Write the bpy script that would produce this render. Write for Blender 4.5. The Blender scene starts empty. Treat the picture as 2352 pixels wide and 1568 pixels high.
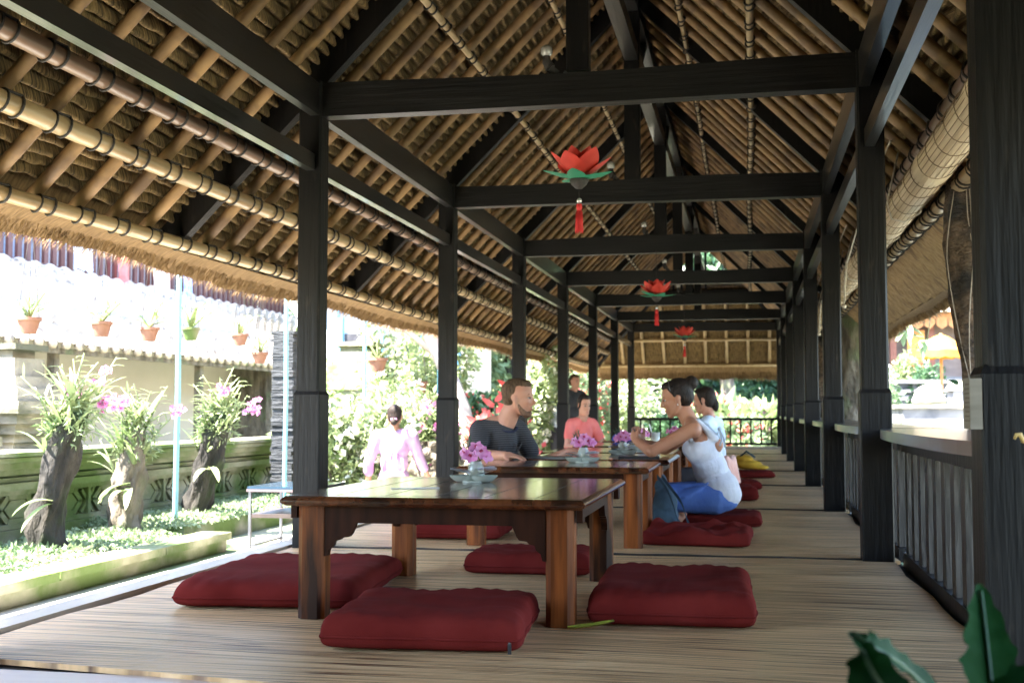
import bpy, math, random
import numpy as np
from mathutils import Vector, Matrix, Euler
random.seed(7); RNG = np.random.default_rng(7)
PI = math.pi
# ---------------------------------------------------------------- camera, light
SC = bpy.context.scene
COL = SC.collection
S = 0.846                         # everything below is written in build units; the last step scales it to metres
CAMZ = 0.78
cd = bpy.data.cameras.new('camera'); cam = bpy.data.objects.new('camera', cd); COL.objects.link(cam)
cd.sensor_width = 36; cd.lens = 41.33; cd.clip_start = .02; cd.clip_end = 500
YAW, PITCH = math.radians(11.39), math.radians(3.43)
cam.location = (0, 0, CAMZ); cam.rotation_euler = (PI/2 + PITCH, 0, YAW)
cd.dof.use_dof = True; cd.dof.focus_distance = 4.9*S; cd.dof.aperture_fstop = 5.4
SC.camera = cam
SUN_EL, SUN_AZ = math.radians(60), math.radians(232)   # azimuth: direction the light comes from, clockwise from +Y
w = bpy.data.worlds.new('World'); SC.world = w; w.use_nodes = True
nt = w.node_tree; bg = nt.nodes['Background']
sky = nt.nodes.new('ShaderNodeTexSky'); sky.sky_type = 'NISHITA'; sky.sun_disc = False
sky.sun_elevation = SUN_EL; sky.sun_rotation = SUN_AZ
nt.links.new(sky.outputs[0], bg.inputs[0]); bg.inputs[1].default_value = 0.15
sd = bpy.data.lights.new('sun', 'SUN'); sun = bpy.data.objects.new('sun', sd); COL.objects.link(sun)
sd.energy = 5; sd.angle = math.radians(.5); sd.color = (1, .95, .86)
sv = Vector((math.sin(SUN_AZ)*math.cos(SUN_EL), math.cos(SUN_AZ)*math.cos(SUN_EL), math.sin(SUN_EL)))
sun.rotation_euler = sv.to_track_quat('Z', 'Y').to_euler(); sun.location = (0, 0, 30)
SC.view_settings.view_transform = 'Standard'; SC.view_settings.look = 'None'
SC.view_settings.exposure = 3.7; SC.view_settings.gamma = 1
SC.cycles.max_bounces = 10; SC.cycles.diffuse_bounces = 6; SC.cycles.glossy_bounces = 4
SC.cycles.sample_clamp_indirect = 12

CF = Vector((-math.sin(YAW)*math.cos(PITCH), math.cos(YAW)*math.cos(PITCH), math.sin(PITCH)))
CR = Vector((math.cos(YAW), math.sin(YAW), 0)); CU = CR.cross(CF)
def at(px, py, D):
    """world point seen at photo position (2352 px wide grid) at forward distance D"""
    return Vector((0, 0, CAMZ)) + CF*D + CR*((px-1176)/2700*D) + CU*(-(py-784)/2700*D)

# ---------------------------------------------------------------- materials
def s2l(c):
    return tuple((x/12.92 if x <= .04045 else ((x+.055)/1.055)**2.4) for x in c)
MATS = {}
def mat(name, c1, c2=None, scale=(8, 8, 8), rough=.6, bump=0., bscale=None, detail=4, lo=.35, hi=.65, c3=None, s3=3.,
        t3=.55, metal=0, coat=0, sheen=0, sub=0, emit=None, alpha=1, trans=0, spec=.5, rnd=0., dist=.01, transl=0):
    if name in MATS: return MATS[name]
    m = bpy.data.materials.new(name); m.use_nodes = True; MATS[name] = m
    t = m.node_tree; L = t.links; b = t.nodes['Principled BSDF']
    b.inputs['Roughness'].default_value = rough; b.inputs['Metallic'].default_value = metal
    b.inputs['Coat Weight'].default_value = coat; b.inputs['Coat Roughness'].default_value = .12
    b.inputs['Sheen Weight'].default_value = sheen; b.inputs['Specular IOR Level'].default_value = spec
    b.inputs['Transmission Weight'].default_value = trans
    if sub: b.inputs['Subsurface Weight'].default_value = sub; b.inputs['Subsurface Scale'].default_value = .02
    b.inputs['Base Color'].default_value = (*c1, 1)
    tc = t.nodes.new('ShaderNodeTexCoord')
    def noise(sc, det=detail, w=0):
        mp = t.nodes.new('ShaderNodeMapping'); mp.inputs['Scale'].default_value = sc
        L.new(tc.outputs['Object'], mp.inputs[0])
        n = t.nodes.new('ShaderNodeTexNoise'); n.inputs['Scale'].default_value = 1; n.inputs['Detail'].default_value = det
        L.new(mp.outputs[0], n.inputs['Vector']); return n
    out = None
    if c2 is not None:
        n = noise(scale)
        r = t.nodes.new('ShaderNodeValToRGB'); r.color_ramp.elements[0].position = lo; r.color_ramp.elements[1].position = hi
        r.color_ramp.elements[0].color = (*c1, 1); r.color_ramp.elements[1].color = (*c2, 1)
        L.new(n.outputs['Fac'], r.inputs[0]); out = r.outputs[0]
    if c3 is not None:
        n3 = noise((s3, s3, s3) if not isinstance(s3, tuple) else s3, 5)
        r3 = t.nodes.new('ShaderNodeMapRange'); r3.inputs[1].default_value = t3-.07; r3.inputs[2].default_value = t3+.07
        L.new(n3.outputs['Fac'], r3.inputs[0])
        mx = t.nodes.new('ShaderNodeMix'); mx.data_type = 'RGBA'
        L.new(r3.outputs[0], mx.inputs['Factor']); L.new(out, mx.inputs['A']); mx.inputs['B'].default_value = (*c3, 1)
        out = mx.outputs['Result']
    if rnd and out is not None:
        oi = t.nodes.new('ShaderNodeObjectInfo'); hs = t.nodes.new('ShaderNodeHueSaturation')
        mr = t.nodes.new('ShaderNodeMapRange'); mr.inputs[3].default_value = 1-rnd; mr.inputs[4].default_value = 1+rnd
        L.new(oi.outputs['Random'], mr.inputs[0]); L.new(mr.outputs[0], hs.inputs['Value']); L.new(out, hs.inputs['Color'])
        out = hs.outputs[0]
    if out is not None: L.new(out, b.inputs['Base Color'])
    if bump:
        nb = noise(bscale or scale, 5)
        bp = t.nodes.new('ShaderNodeBump'); bp.inputs['Strength'].default_value = bump; bp.inputs['Distance'].default_value = dist
        L.new(nb.outputs['Fac'], bp.inputs['Height']); L.new(bp.outputs[0], b.inputs['Normal'])
    if transl:
        tr = t.nodes.new('ShaderNodeBsdfTranslucent'); ms = t.nodes.new('ShaderNodeMixShader'); ms.inputs[0].default_value = transl
        if out is not None: L.new(out, tr.inputs[0])
        else: tr.inputs[0].default_value = (*c1, 1)
        L.new(b.outputs[0], ms.inputs[1]); L.new(tr.outputs[0], ms.inputs[2])
        L.new(ms.outputs[0], t.nodes['Material Output'].inputs[0])
    return m

M_dark = mat('dark_wood', (.0045, .004, .0038), (.009, .0075, .0065), (6, 6, 2), .5, .35, (60, 60, 4), spec=.18, c3=(.022, .017, .013), s3=(26, 26, 7), t3=.69)
M_bal = mat('baluster_wood', (.011, .009, .0075), (.024, .019, .015), (9, 9, 2), .45, .4, (60, 60, 6), spec=.4, c3=(.05, .042, .036), s3=(30, 30, 9), t3=.68)
M_darkx = mat('dark_wood_cross', (.0065, .006, .0058), (.011, .010, .009), (2, 6, 6), .42, .35, (3, 60, 60), spec=.28)
M_darky = mat('dark_wood_along', (.008, .0075, .007), (.014, .013, .012), (6, 1.5, 6), .34, .25, (60, 3, 60), coat=.5, spec=.5)
M_bam = mat('bamboo_pale', (.30, .20, .095), (.40, .29, .155), (5, 1.2, 5), .38, .15, (30, 3, 30), c3=(.22, .14, .065), s3=(9, 2, 9), t3=.6, coat=.1)
M_bam2 = mat('bamboo_brown', (.13, .075, .045), (.19, .115, .07), (5, 1.2, 5), .42, .15, (30, 3, 30), coat=.1)
M_rafter = mat('rafter_bamboo', (.18, .10, .038), (.30, .175, .07), (6, 6, 6), .6, .3, (40, 40, 6), c3=(.13, .072, .032), s3=7., t3=.56, rnd=.18)
M_thatch = mat('thatch_bundles', (.034, .020, .0065), (.29, .185, .07), (9, 95, 9), .9, .9, (14, 160, 14), detail=3, lo=.3, hi=.7, dist=.02)
M_fringe = mat('thatch_fringe', (.15, .085, .033), (.26, .16, .07), (14, 70, 14), .9, .8, (18, 120, 18), detail=3, dist=.02)
M_fringey = mat('thatch_fringe_end', (.15, .085, .033), (.26, .16, .07), (70, 14, 9), .9, .8, (120, 18, 12), detail=3, dist=.02)
M_thtop = mat('thatch_top', (.20, .16, .10), (.32, .27, .18), (20, 90, 20), .95, .8, dist=.03)
M_lash = mat('lashing_black', (.02, .018, .016), (.04, .03, .025), (90, 90, 90), .7)
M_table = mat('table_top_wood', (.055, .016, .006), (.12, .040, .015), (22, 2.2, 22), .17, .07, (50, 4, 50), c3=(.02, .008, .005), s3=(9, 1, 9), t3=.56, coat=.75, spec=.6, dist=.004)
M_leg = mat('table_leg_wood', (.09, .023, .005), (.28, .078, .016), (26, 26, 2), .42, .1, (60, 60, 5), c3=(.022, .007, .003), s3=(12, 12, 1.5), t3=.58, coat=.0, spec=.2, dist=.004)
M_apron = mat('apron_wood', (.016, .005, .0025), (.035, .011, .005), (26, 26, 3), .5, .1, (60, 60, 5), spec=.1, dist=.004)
M_cush = mat('red_cushion_cloth', (.11, .012, .010), (.15, .019, .016), (5, 5, 5), .93, .35, (170, 170, 170), rnd=.1, spec=.05, dist=.003)
M_metal = mat('steel', (.10, .10, .11), (.16, .16, .17), rough=.35, metal=.8)
M_leafd = mat('leaf_dark', (.025, .07, .03), (.07, .15, .06), (3, 3, 3), .45, transl=.25, rnd=.2)
M_leafm = mat('leaf_mid', (.10, .17, .08), (.28, .36, .20), (2, 2, 2), .5, transl=.35, rnd=.2)
M_leafl = mat('leaf_light', (.17, .24, .09), (.38, .43, .23), (2, 2, 2), .5, transl=.35, rnd=.15)
M_flow = mat('flower_white', (.75, .72, .6), (.8, .8, .75), (3, 3, 3), .6, transl=.2)
M_pinkf = mat('flower_pink', (.62, .16, .42), (.8, .42, .66), (30, 30, 30), .5, transl=.25)
M_magf = mat('flower_magenta', (.35, .02, .07), (.5, .05, .12), (30, 30, 30), .5)
M_redf = mat('flower_red', (.6, .05, .05), (.75, .15, .15), (5, 5, 5), .5, transl=.2)
M_bark = mat('bark_dark', (.009, .008, .007), (.035, .03, .024), (14, 14, 5), .95, 1., (24, 24, 8), c3=(.02, .035, .008), s3=3., t3=.57, dist=.05)
M_bark2 = mat('bark_pale', (.07, .058, .042), (.20, .17, .13), (10, 10, 4), .9, 1., (24, 24, 10), c3=(.10, .12, .06), s3=3., t3=.6, dist=.04)
M_stone = mat('mossy_stone', (.17, .17, .10), (.33, .31, .23), (3, 3, 8), .9, .6, (14, 14, 14), c3=(.085, .13, .03), s3=1.6, t3=.5, dist=.02)
M_stone2 = mat('pale_stone', (.20, .18, .14), (.34, .31, .26), (3, 3, 5), .9, .5, (20, 20, 20), c3=(.10, .10, .07), s3=(2, 2, 6), t3=.55, dist=.02)
M_slate = mat('stacked_slate', (.014, .016, .019), (.045, .048, .054), (5, 5, 40), .9, .8, (12, 12, 60), dist=.02)
M_teal = mat('turquoise_paint', (.16, .36, .42), (.2, .42, .48), rough=.45)
M_terra = mat('terracotta', (.19, .085, .055), (.26, .13, .085), (12, 12, 12), .85)
M_skin = mat('skin_fair', (.46, .215, .14), (.53, .27, .185), (9, 9, 9), .5, sub=.12, spec=.35)
M_skin2 = mat('skin_tan', (.39, .175, .10), (.45, .21, .125), (9, 9, 9), .48, sub=.1, spec=.35)
M_skin3 = mat('skin_brown', (.30, .145, .085), (.36, .18, .11), (9, 9, 9), .5, sub=.1)
M_hairb = mat('hair_brown', (.055, .032, .018), (.115, .07, .04), (90, 90, 30), .7, .8, (150, 150, 30), dist=.008, spec=.2)
M_haird = mat('hair_dark', (.010, .007, .006), (.028, .018, .014), (90, 90, 30), .6, .8, (150, 150, 30), dist=.008, spec=.2)
M_eyew = mat('eye_white', (.42, .38, .36), rough=.4)
M_iris = mat('iris', (.03, .025, .02), rough=.1)
M_lip = mat('lips', (.42, .13, .11), rough=.4)
M_white = mat('white_paper', (.74, .74, .78), (.8, .8, .8), (6, 6, 6), .7)
M_celadon = mat('celadon_glaze', (.34, .38, .33), (.42, .46, .41), (6, 6, 6), .18, coat=.5)

# ---------------------------------------------------------------- mesh helpers
class MB:
    def __init__(s): s.v = []; s.f = []; s.n = 0
    def add(s, vs, fs):
        k = s.n; s.v.extend([tuple(p) for p in vs]); s.f.extend([tuple(i+k for i in f) for f in fs]); s.n += len(vs); return s
    def box(s, x0, x1, y0, y1, z0, z1, ch=0, M=None):
        """box; ch chamfers the vertical edges"""
        if ch:
            pl = [(x0+ch, y0), (x1-ch, y0), (x1, y0+ch), (x1, y1-ch), (x1-ch, y1), (x0+ch, y1), (x0, y1-ch), (x0, y0+ch)]
        else: pl = [(x0, y0), (x1, y0), (x1, y1), (x0, y1)]
        n = len(pl); vs = [Vector((x, y, z0)) for x, y in pl]+[Vector((x, y, z1)) for x, y in pl]
        if M is not None: vs = [M @ p for p in vs]
        fs = [tuple(range(n))[::-1], tuple(range(n, 2*n))]+[(i, (i+1) % n, n+(i+1) % n, n+i) for i in range(n)]
        return s.add(vs, fs)
    def bar(s, a, b, w, h, up=(0, 0, 1)):
        """rectangular bar from a to b: w across, h along up"""
        a, b = Vector(a), Vector(b); d = (b-a).normalized(); up = Vector(up); x = d.cross(up).normalized(); u = x.cross(d)
        vs = []
        for p in (a, b):
            for sx, sz in ((-1, -1), (1, -1), (1, 1), (-1, 1)): vs.append(p+x*(sx*w/2)+u*(sz*h/2))
        return s.add(vs, [(3, 2, 1, 0), (4, 5, 6, 7), (0, 1, 5, 4), (1, 2, 6, 5), (2, 3, 7, 6), (3, 0, 4, 7)])
    def tube(s, pts, rad, n=10, cap=True):
        pts = [Vector(p) for p in pts]; N = len(pts)
        if not hasattr(rad, '__len__'): rad = [rad]*N
        ref = None; rings = []
        for i, p in enumerate(pts):
            d = (pts[min(i+1, N-1)]-pts[max(i-1, 0)])
            if d.length < 1e-9: d = Vector((0, 0, 1))
            d.normalize()
            if ref is None: ref = Vector((0, 0, 1)) if abs(d.z) < .9 else Vector((1, 0, 0))
            x = d.cross(ref).normalized(); y = x.cross(d).normalized(); ref = y
            rings.append([p+(x*math.cos(t)+y*math.sin(t))*rad[i] for t in [2*PI*k/n for k in range(n)]])
        vs = [q for r in rings for q in r]; fs = []
        for i in range(N-1):
            for k in range(n): fs.append((i*n+k, i*n+(k+1) % n, (i+1)*n+(k+1) % n, (i+1)*n+k))
        if cap: fs.append(tuple(range(n))[::-1]); fs.append(tuple((N-1)*n+k for k in range(n)))
        return s.add(vs, fs)
    def lathe(s, prof, c=(0, 0, 0), n=24):
        c = Vector(c); vs = []; fs = []
        for r, z in prof:
            for k in range(n): t = 2*PI*k/n; vs.append(c+Vector((r*math.cos(t), r*math.sin(t), z)))
        for i in range(len(prof)-1):
            for k in range(n): fs.append((i*n+k, i*n+(k+1) % n, (i+1)*n+(k+1) % n, (i+1)*n+k))
        return s.add(vs, fs)
    def ell(s, c, r, R=None, n=16, m=10):
        c = Vector(c); r = (r, r, r) if not hasattr(r, '__len__') else r; vs = []; fs = []
        for i in range(m+1):
            ph = PI*i/m
            for k in range(n):
                t = 2*PI*k/n; p = Vector((math.sin(ph)*math.cos(t)*r[0], math.sin(ph)*math.sin(t)*r[1], math.cos(ph)*r[2]))
                if R is not None: p = R @ p
                vs.append(c+p)
        for i in range(m):
            for k in range(n): fs.append((i*n+k, (i+1)*n+k, (i+1)*n+(k+1) % n, i*n+(k+1) % n))
        return s.add(vs, fs)
    def cap(s, a, ra, b, rb, n=14):
        """tapered capsule"""
        a, b = Vector(a), Vector(b); d = b-a; L = d.length; d = d/L if L > 1e-9 else Vector((0, 0, 1)); pts = []; rr = []
        for t in (1, .85, .5, .0): pts.append(a-d*ra*math.sin(t*PI/2)); rr.append(max(ra*math.cos(t*PI/2), 1e-4))
        for t in (0, .5, .85, 1): pts.append(b+d*rb*math.sin(t*PI/2)); rr.append(max(rb*math.cos(t*PI/2), 1e-4))
        ref = Vector((0, 0, 1)) if abs(d.z) < .9 else Vector((1, 0, 0)); x = d.cross(ref).normalized(); y = x.cross(d); vs = []; fs = []
        for p, r in zip(pts, rr):
            for k in range(n): t = 2*PI*k/n; vs.append(p+(x*math.cos(t)+y*math.sin(t))*r)
        for i in range(7):
            for k in range(n): fs.append((i*n+k, i*n+(k+1) % n, (i+1)*n+(k+1) % n, (i+1)*n+k))
        fs.append(tuple(range(n))[::-1]); fs.append(tuple(7*n+k for k in range(n)))
        return s.add(vs, fs)
    def prism(s, poly, t0, t1, ax='y', M=None):
        """polygon in (x,z) [ax y], (x,y) [ax z] or (y,z) [ax x], extruded t0..t1"""
        n = len(poly)
        def mk(a, b, t): return {'y': (a, t, b), 'z': (a, b, t), 'x': (t, a, b)}[ax]
        vs = [Vector(mk(a, b, t0)) for a, b in poly]+[Vector(mk(a, b, t1)) for a, b in poly]
        if M is not None: vs = [M @ p for p in vs]
        return s.add(vs, [tuple(range(n)), tuple(range(n, 2*n))[::-1]]+[(i, (i+1) % n, n+(i+1) % n, n+i) for i in range(n)])
    def grid(s, G, closed_u=False):
        """G: rows of points"""
        R, C = len(G), len(G[0]); fs = []
        for i in range(R-1):
            for j in range(C-(0 if closed_u else 1)): fs.append((i*C+j, i*C+(j+1) % C, (i+1)*C+(j+1) % C, (i+1)*C+j))
        return s.add([p for r in G for p in r], fs)
    def build(s, name, m, parent=None, smooth=False, fix=True, label=None):
        me = bpy.data.meshes.new(name); me.from_pydata(s.v, [], s.f); me.update()
        if fix and len(s.f) < 60000:
            import bmesh
            b = bmesh.new(); b.from_mesh(me); bmesh.ops.recalc_face_normals(b, faces=b.faces); b.to_mesh(me); b.free()
        if smooth: me.shade_smooth()
        if smooth == 'auto': me.set_sharp_from_angle(angle=math.radians(38))
        me.materials.append(m)
        o = bpy.data.objects.new(name, me); COL.objects.link(o); o.parent = parent
        if label: o['label'] = label
        return o
def npmesh(name, V, F, m, parent=None, smooth=False):
    me = bpy.data.meshes.new(name); V = np.asarray(V, dtype=np.float32); F = np.asarray(F, dtype=np.int32)
    k = F.shape[1]; me.vertices.add(len(V)); me.vertices.foreach_set('co', V.ravel())
    me.loops.add(F.size); me.loops.foreach_set('vertex_index', F.ravel())
    me.polygons.add(len(F)); me.polygons.foreach_set('loop_start', np.arange(0, F.size, k, dtype=np.int32))
    me.update(calc_edges=True); me.validate()
    if smooth: me.shade_smooth()
    me.materials.append(m); o = bpy.data.objects.new(name, me); COL.objects.link(o); o.parent = parent; return o
def npgrid(P):
    R, C = P.shape[:2]; i = np.arange(R-1)[:, None]*C+np.arange(C-1)[None, :]
    return P.reshape(-1, 3), np.stack([i, i+1, i+C+1, i+C], -1).reshape(-1, 4)
def tag(o, label=None, cat=None, group=None, kind=None):
    if label: o['label'] = label
    if cat: o['category'] = cat
    if group: o['group'] = group
    if kind: o['kind'] = kind
    return o
def thing(name, label, cat, loc=(0, 0, 0), rz=0, group=None):
    o = bpy.data.objects.new(name, None); COL.objects.link(o); o.location = loc; o.rotation_euler = (0, 0, rz); o.empty_display_size = .1
    return tag(o, label, cat, group)
def dup(r, loc, rz=0, label=None, group=None, sc=None):
    c = r.copy(); COL.objects.link(c); c.location = loc; c.rotation_euler = (0, 0, rz)
    if sc: c.scale = (sc, sc, sc)
    if label: c['label'] = label
    if group: c['group'] = group
    def rec(a, b):
        for ch in list(a.children):
            if ch == b: continue
            d = ch.copy(); COL.objects.link(d); d.parent = b; rec(ch, d)
    rec(r, c); return c
def struct(o): o['kind'] = 'structure'; return o
def blob(name, mb, m, parent=None, voxel=.012, smooth=6, label=None, sub=0):
    """fuse overlapping closed pieces into one continuous skin"""
    o = mb.build(name, m, parent, fix=True)
    r = o.modifiers.new('r', 'REMESH'); r.mode = 'VOXEL'; r.voxel_size = voxel; r.use_smooth_shade = True
    if smooth: q = o.modifiers.new('s', 'SMOOTH'); q.factor = .5; q.iterations = smooth
    dg = bpy.context.evaluated_depsgraph_get(); me = bpy.data.meshes.new_from_object(o.evaluated_get(dg)); me.name = name
    o.modifiers.clear(); old = o.data; o.data = me; bpy.data.meshes.remove(old); me.shade_smooth()
    if not me.materials: me.materials.append(m)
    if label: o['label'] = label
    return o
def leaves(name, C, R, n, size, m, parent=None, aspect=2.2, shell=.35, droop=.3, seed=1, lump=0, flat=False):
    """n small folded leaves through an ellipsoid (or a list of ellipsoids)"""
    g = np.random.default_rng(seed)
    Cs = [C] if not isinstance(C, list) else C; Rs = [R] if not isinstance(R, list) else R
    idx = g.integers(0, len(Cs), n); Ca = np.array([tuple(c) for c in Cs])[idx]; Ra = np.array([tuple(r) for r in Rs])[idx % len(Rs)]
    d = g.normal(size=(n, 3)); d /= np.linalg.norm(d, axis=1)[:, None]
    rad = (g.random(n)**shell)[:, None]
    if lump:
        ang = np.arctan2(d[:, 1], d[:, 0]); rad *= (1+lump*np.sin(ang*3+seed)*np.cos(d[:, 2]*5+seed))[:, None]
    P = Ca+d*rad*Ra
    ax = d*.7+g.normal(size=(n, 3))*.7; ax[:, 2] -= droop; ax /= np.linalg.norm(ax, axis=1)[:, None]
    sd_ = np.cross(ax, g.normal(size=(n, 3))); sd_ /= np.linalg.norm(sd_, axis=1)[:, None]+1e-9
    nn = np.cross(ax, sd_); sz = size*(.6+.8*g.random(n))[:, None]
    a = P; b = P+ax*sz*.5+sd_*sz/aspect*.5+nn*sz*.07; c = P+ax*sz-nn*sz*.08; e = P+ax*sz*.5-sd_*sz/aspect*.5+nn*sz*.07
    V = np.stack([a, b, c, e], 1).reshape(-1, 3); k = np.arange(n)[:, None]*4
    F = np.concatenate([k+np.array([[0, 1, 2]]), k+np.array([[0, 2, 3]])], 1).reshape(-1, 3)
    return npmesh(name, V, F, m, parent)
def blade(mb, p, d, L, w, bend=.4, n=7, up=Vector((0, 0, 1)), fold=.15):
    """strap leaf from p toward d, drooping"""
    d = Vector(d).normalized(); sd_ = d.cross(up)
    if sd_.length < .05: sd_ = Vector((1, 0, 0))
    sd_.normalize(); G = []; q = Vector(p)
    for i in range(n+1):
        t = i/n; ww = w*(.35+.9*math.sin(PI*min(t*.9+.12, 1)))*.75*(1 if t < .98 else .1)
        nrm = sd_.cross(d).normalized(); G.append([q-sd_*ww/2+nrm*ww*fold, q, q+sd_*ww/2+nrm*ww*fold])
        d = (d-up*bend/n*1.2).normalized(); q = q+d*L/n
    mb.grid(G); return q

# ---------------------------------------------------------------- setting
XC = -.93; HW = 1.585                      # pavilion centre line and half span
ROWS = [3.35+3.18*i for i in range(8)]; YE = ROWS[-1]; YS = -7.2; BACK = [3.35-3.18*i for i in (1, 2, 3)]
GZ = -.36
M_ground = mat('garden_ground', (.30, .27, .22), (.42, .39, .33), (1.2, 1.2, 1.2), .95, .5, (9, 9, 9), c3=(.10, .14, .05), s3=.35, t3=.5)
g = MB(); g.grid([[(-160+320*i/40, -60+260*j/40, GZ) for i in range(41)] for j in range(41)])
struct(g.build('ground', M_ground, fix=False))
M_path = mat('pale_path', (.48, .45, .40), (.58, .55, .5), (2, 2, 2), .9, .3, (20, 20, 20))
g = MB(); g.box(-4.1, -2.9, 2, 24, GZ-.05, GZ+.006); struct(g.build('path', M_path))
g = MB(); g.box(-6.5, 1.5, 31.5, 34, GZ-.05, GZ+.008); struct(g.build('far_path', M_path))

# platform: boards, then reed mats per bay
pl = thing('platform', 'raised wooden platform deck carrying the mats and tables', 'platform', (XC, 14, GZ))
OX = Vector((XC, 14, GZ))
def loc(mb, origin):
    o = Vector(origin); mb.v = [(x-o.x, y-o.y, z-o.z) for x, y, z in mb.v]; return mb
M_board = mat('edge_board', (.36, .29, .22), (.46, .38, .30), (4, .8, 4), .45, .2, (30, 3, 30), coat=.2)
M_boardx = mat('front_board', (.5, .37, .29), (.6, .47, .38), (.8, 4, 4), .45, .2, (3, 30, 30), coat=.2)
b = MB(); b.box(-2.62, .78, 3.32, YE+.3, -.3, -.022); loc(b, OX).build('deck', M_dark, pl)
b = MB(); b.box(-2.745, -2.622, 2.9, YE+.3, -.09, .012); loc(b, OX).build('edge_board', M_board, pl)
b = MB(); b.box(-2.62, .95, 3.07, 3.31, -.07, -.014); loc(b, OX).build('front_board', M_boardx, pl)
b = MB(); b.box(-2.60, .9, 3.06, 3.2, -.3, -.075)
for y in ROWS: b.box(-2.7, -2.58, y-.1, y+.1, -.36, -.09); b.box(.75, .9, y-.1, y+.1, -.36, -.09)
b.box(-2.66, -2.60, 3.2, YE+.3, -.3, -.095)
loc(b, OX).build('base_beam', M_dark, pl)
# reed mat material: fine stripes along X
def reed_mat():
    m = bpy.data.materials.new('reed_mat'); m.use_nodes = True; t = m.node_tree; L = t.links; bs = t.nodes['Principled BSDF']
    tc = t.nodes.new('ShaderNodeTexCoord')
    def nz(sc, det=3):
        mp = t.nodes.new('ShaderNodeMapping'); mp.inputs['Scale'].default_value = sc; L.new(tc.outputs['Object'], mp.inputs[0])
        n = t.nodes.new('ShaderNodeTexNoise'); n.inputs['Scale'].default_value = 1; n.inputs['Detail'].default_value = det
        L.new(mp.outputs[0], n.inputs['Vector']); return n.outputs['Fac']
    r = t.nodes.new('ShaderNodeValToRGB'); e = r.color_ramp.elements
    e[0].position = .27; e[0].color = (.12, .055, .025, 1); e[1].position = .68; e[1].color = (.94, .655, .35, 1)
    k = e.new(.40); k.color = (.46, .28, .14, 1); k = e.new(.50); k.color = (.79, .505, .25, 1)
    L.new(nz((1.3, 78, 1), 4), r.inputs[0])
    r2 = t.nodes.new('ShaderNodeValToRGB'); r2.color_ramp.elements[0].position = .60; r2.color_ramp.elements[0].color = (1, 1, 1, 1)
    r2.color_ramp.elements[1].position = .65; r2.color_ramp.elements[1].color = (.20, .11, .07, 1)
    L.new(nz((2.2, 80, 1), 2), r2.inputs[0])
    r3 = t.nodes.new('ShaderNodeMapRange'); r3.inputs[1].default_value = .3; r3.inputs[2].default_value = .7; r3.inputs[3].default_value = .82; r3.inputs[4].default_value = 1.12
    L.new(nz((.9, 1.3, 1), 3), r3.inputs[0])
    mx = t.nodes.new('ShaderNodeMix'); mx.data_type = 'RGBA'; mx.blend_type = 'MULTIPLY'; mx.inputs['Factor'].default_value = 1
    L.new(r.outputs[0], mx.inputs['A']); L.new(r2.outputs[0], mx.inputs['B'])
    hs = t.nodes.new('ShaderNodeHueSaturation'); L.new(r3.outputs[0], hs.inputs['Value']); L.new(mx.outputs['Result'], hs.inputs['Color'])
    L.new(hs.outputs[0], bs.inputs['Base Color']); bs.inputs['Roughness'].default_value = .36; bs.inputs['Specular IOR Level'].default_value = .45
    wv = t.nodes.new('ShaderNodeTexWave'); wv.bands_direction = 'Y'; wv.inputs['Scale'].default_value = 22; wv.inputs['Distortion'].default_value = 1.5
    wv.inputs['Detail'].default_value = 2; mp = t.nodes.new('ShaderNodeMapping'); mp.inputs['Scale'].default_value = (.25, 1, 1)
    L.new(tc.outputs['Object'], mp.inputs[0]); L.new(mp.outputs[0], wv.inputs['Vector'])
    ad = t.nodes.new('ShaderNodeMath'); ad.operation = 'ADD'; L.new(wv.outputs['Fac'], ad.inputs[0]); L.new(nz((2.2, 120, 1), 3), ad.inputs[1])
    bp = t.nodes.new('ShaderNodeBump'); bp.inputs['Strength'].default_value = .9; bp.inputs['Distance'].default_value = .007
    L.new(ad.outputs[0], bp.inputs['Height']); L.new(bp.outputs[0], bs.inputs['Normal']); return m
M_reed = reed_mat()
bounds = [3.16]+[y-.02 for y in ROWS[1:]]
side = ['nearest', 'second', 'third', 'fourth', 'fifth', 'sixth', 'farthest']
for i in range(7):
    y0, y1 = bounds[i], bounds[i+1]-.018; n = 60; G = []; xa, xb = -2.60, .75
    zt = .0
    for row in range(13):
        v = row/12; R_ = []
        for j in range(n+1):
            u = j/n; x = xa+(xb-xa)*u
            ya = y0+.006*math.sin(u*9+i)+(.26-.46*u if i == 0 else 0)*1.0; yb = y1+.008*math.sin(u*7+i*2)
            y = ya+(yb-ya)*v
            xx = x+(.012*math.sin(v*21+i*3)+.02*math.sin(v*5+i) if j in (0, n) else 0)
            R_.append((xx, y, zt+.004*math.sin(u*11+v*5+i)*math.sin(v*9)))
        G.append(R_)
    b = MB(); b.grid(G); k = b.n; b.grid([[(x, y, -.018) for x, y, z in r] for r in G])
    C = n+1; per = [j for j in range(C)]+[r*C+C-1 for r in range(1, 13)]+[12*C+j for j in range(C-2, -1, -1)]+[r*C for r in range(11, 0, -1)]
    b.f += [(per[a], per[(a+1) % len(per)], per[(a+1) % len(per)]+k, per[a]+k) for a in range(len(per))]
    o = Vector((XC, (y0+y1)/2, 0)); loc(b, o); ob = b.build('reed_mat', M_reed, smooth='auto'); ob.location = o
    if i < 6:
        bb = MB(); bb.tube([(xa+.01+(xb-xa-.02)*j/40, y1+.010+.008*math.sin(j/40*7+i*2), .004+.002*math.sin(j)) for j in range(41)], .0065, 6)
        loc(bb, o).build('edge_binding', M_lash, ob, True)
    tag(ob, 'woven reed floor mat covering the %s bay of the platform' % (side[i]), 'floor mat', 'reed mats covering the platform')

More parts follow.
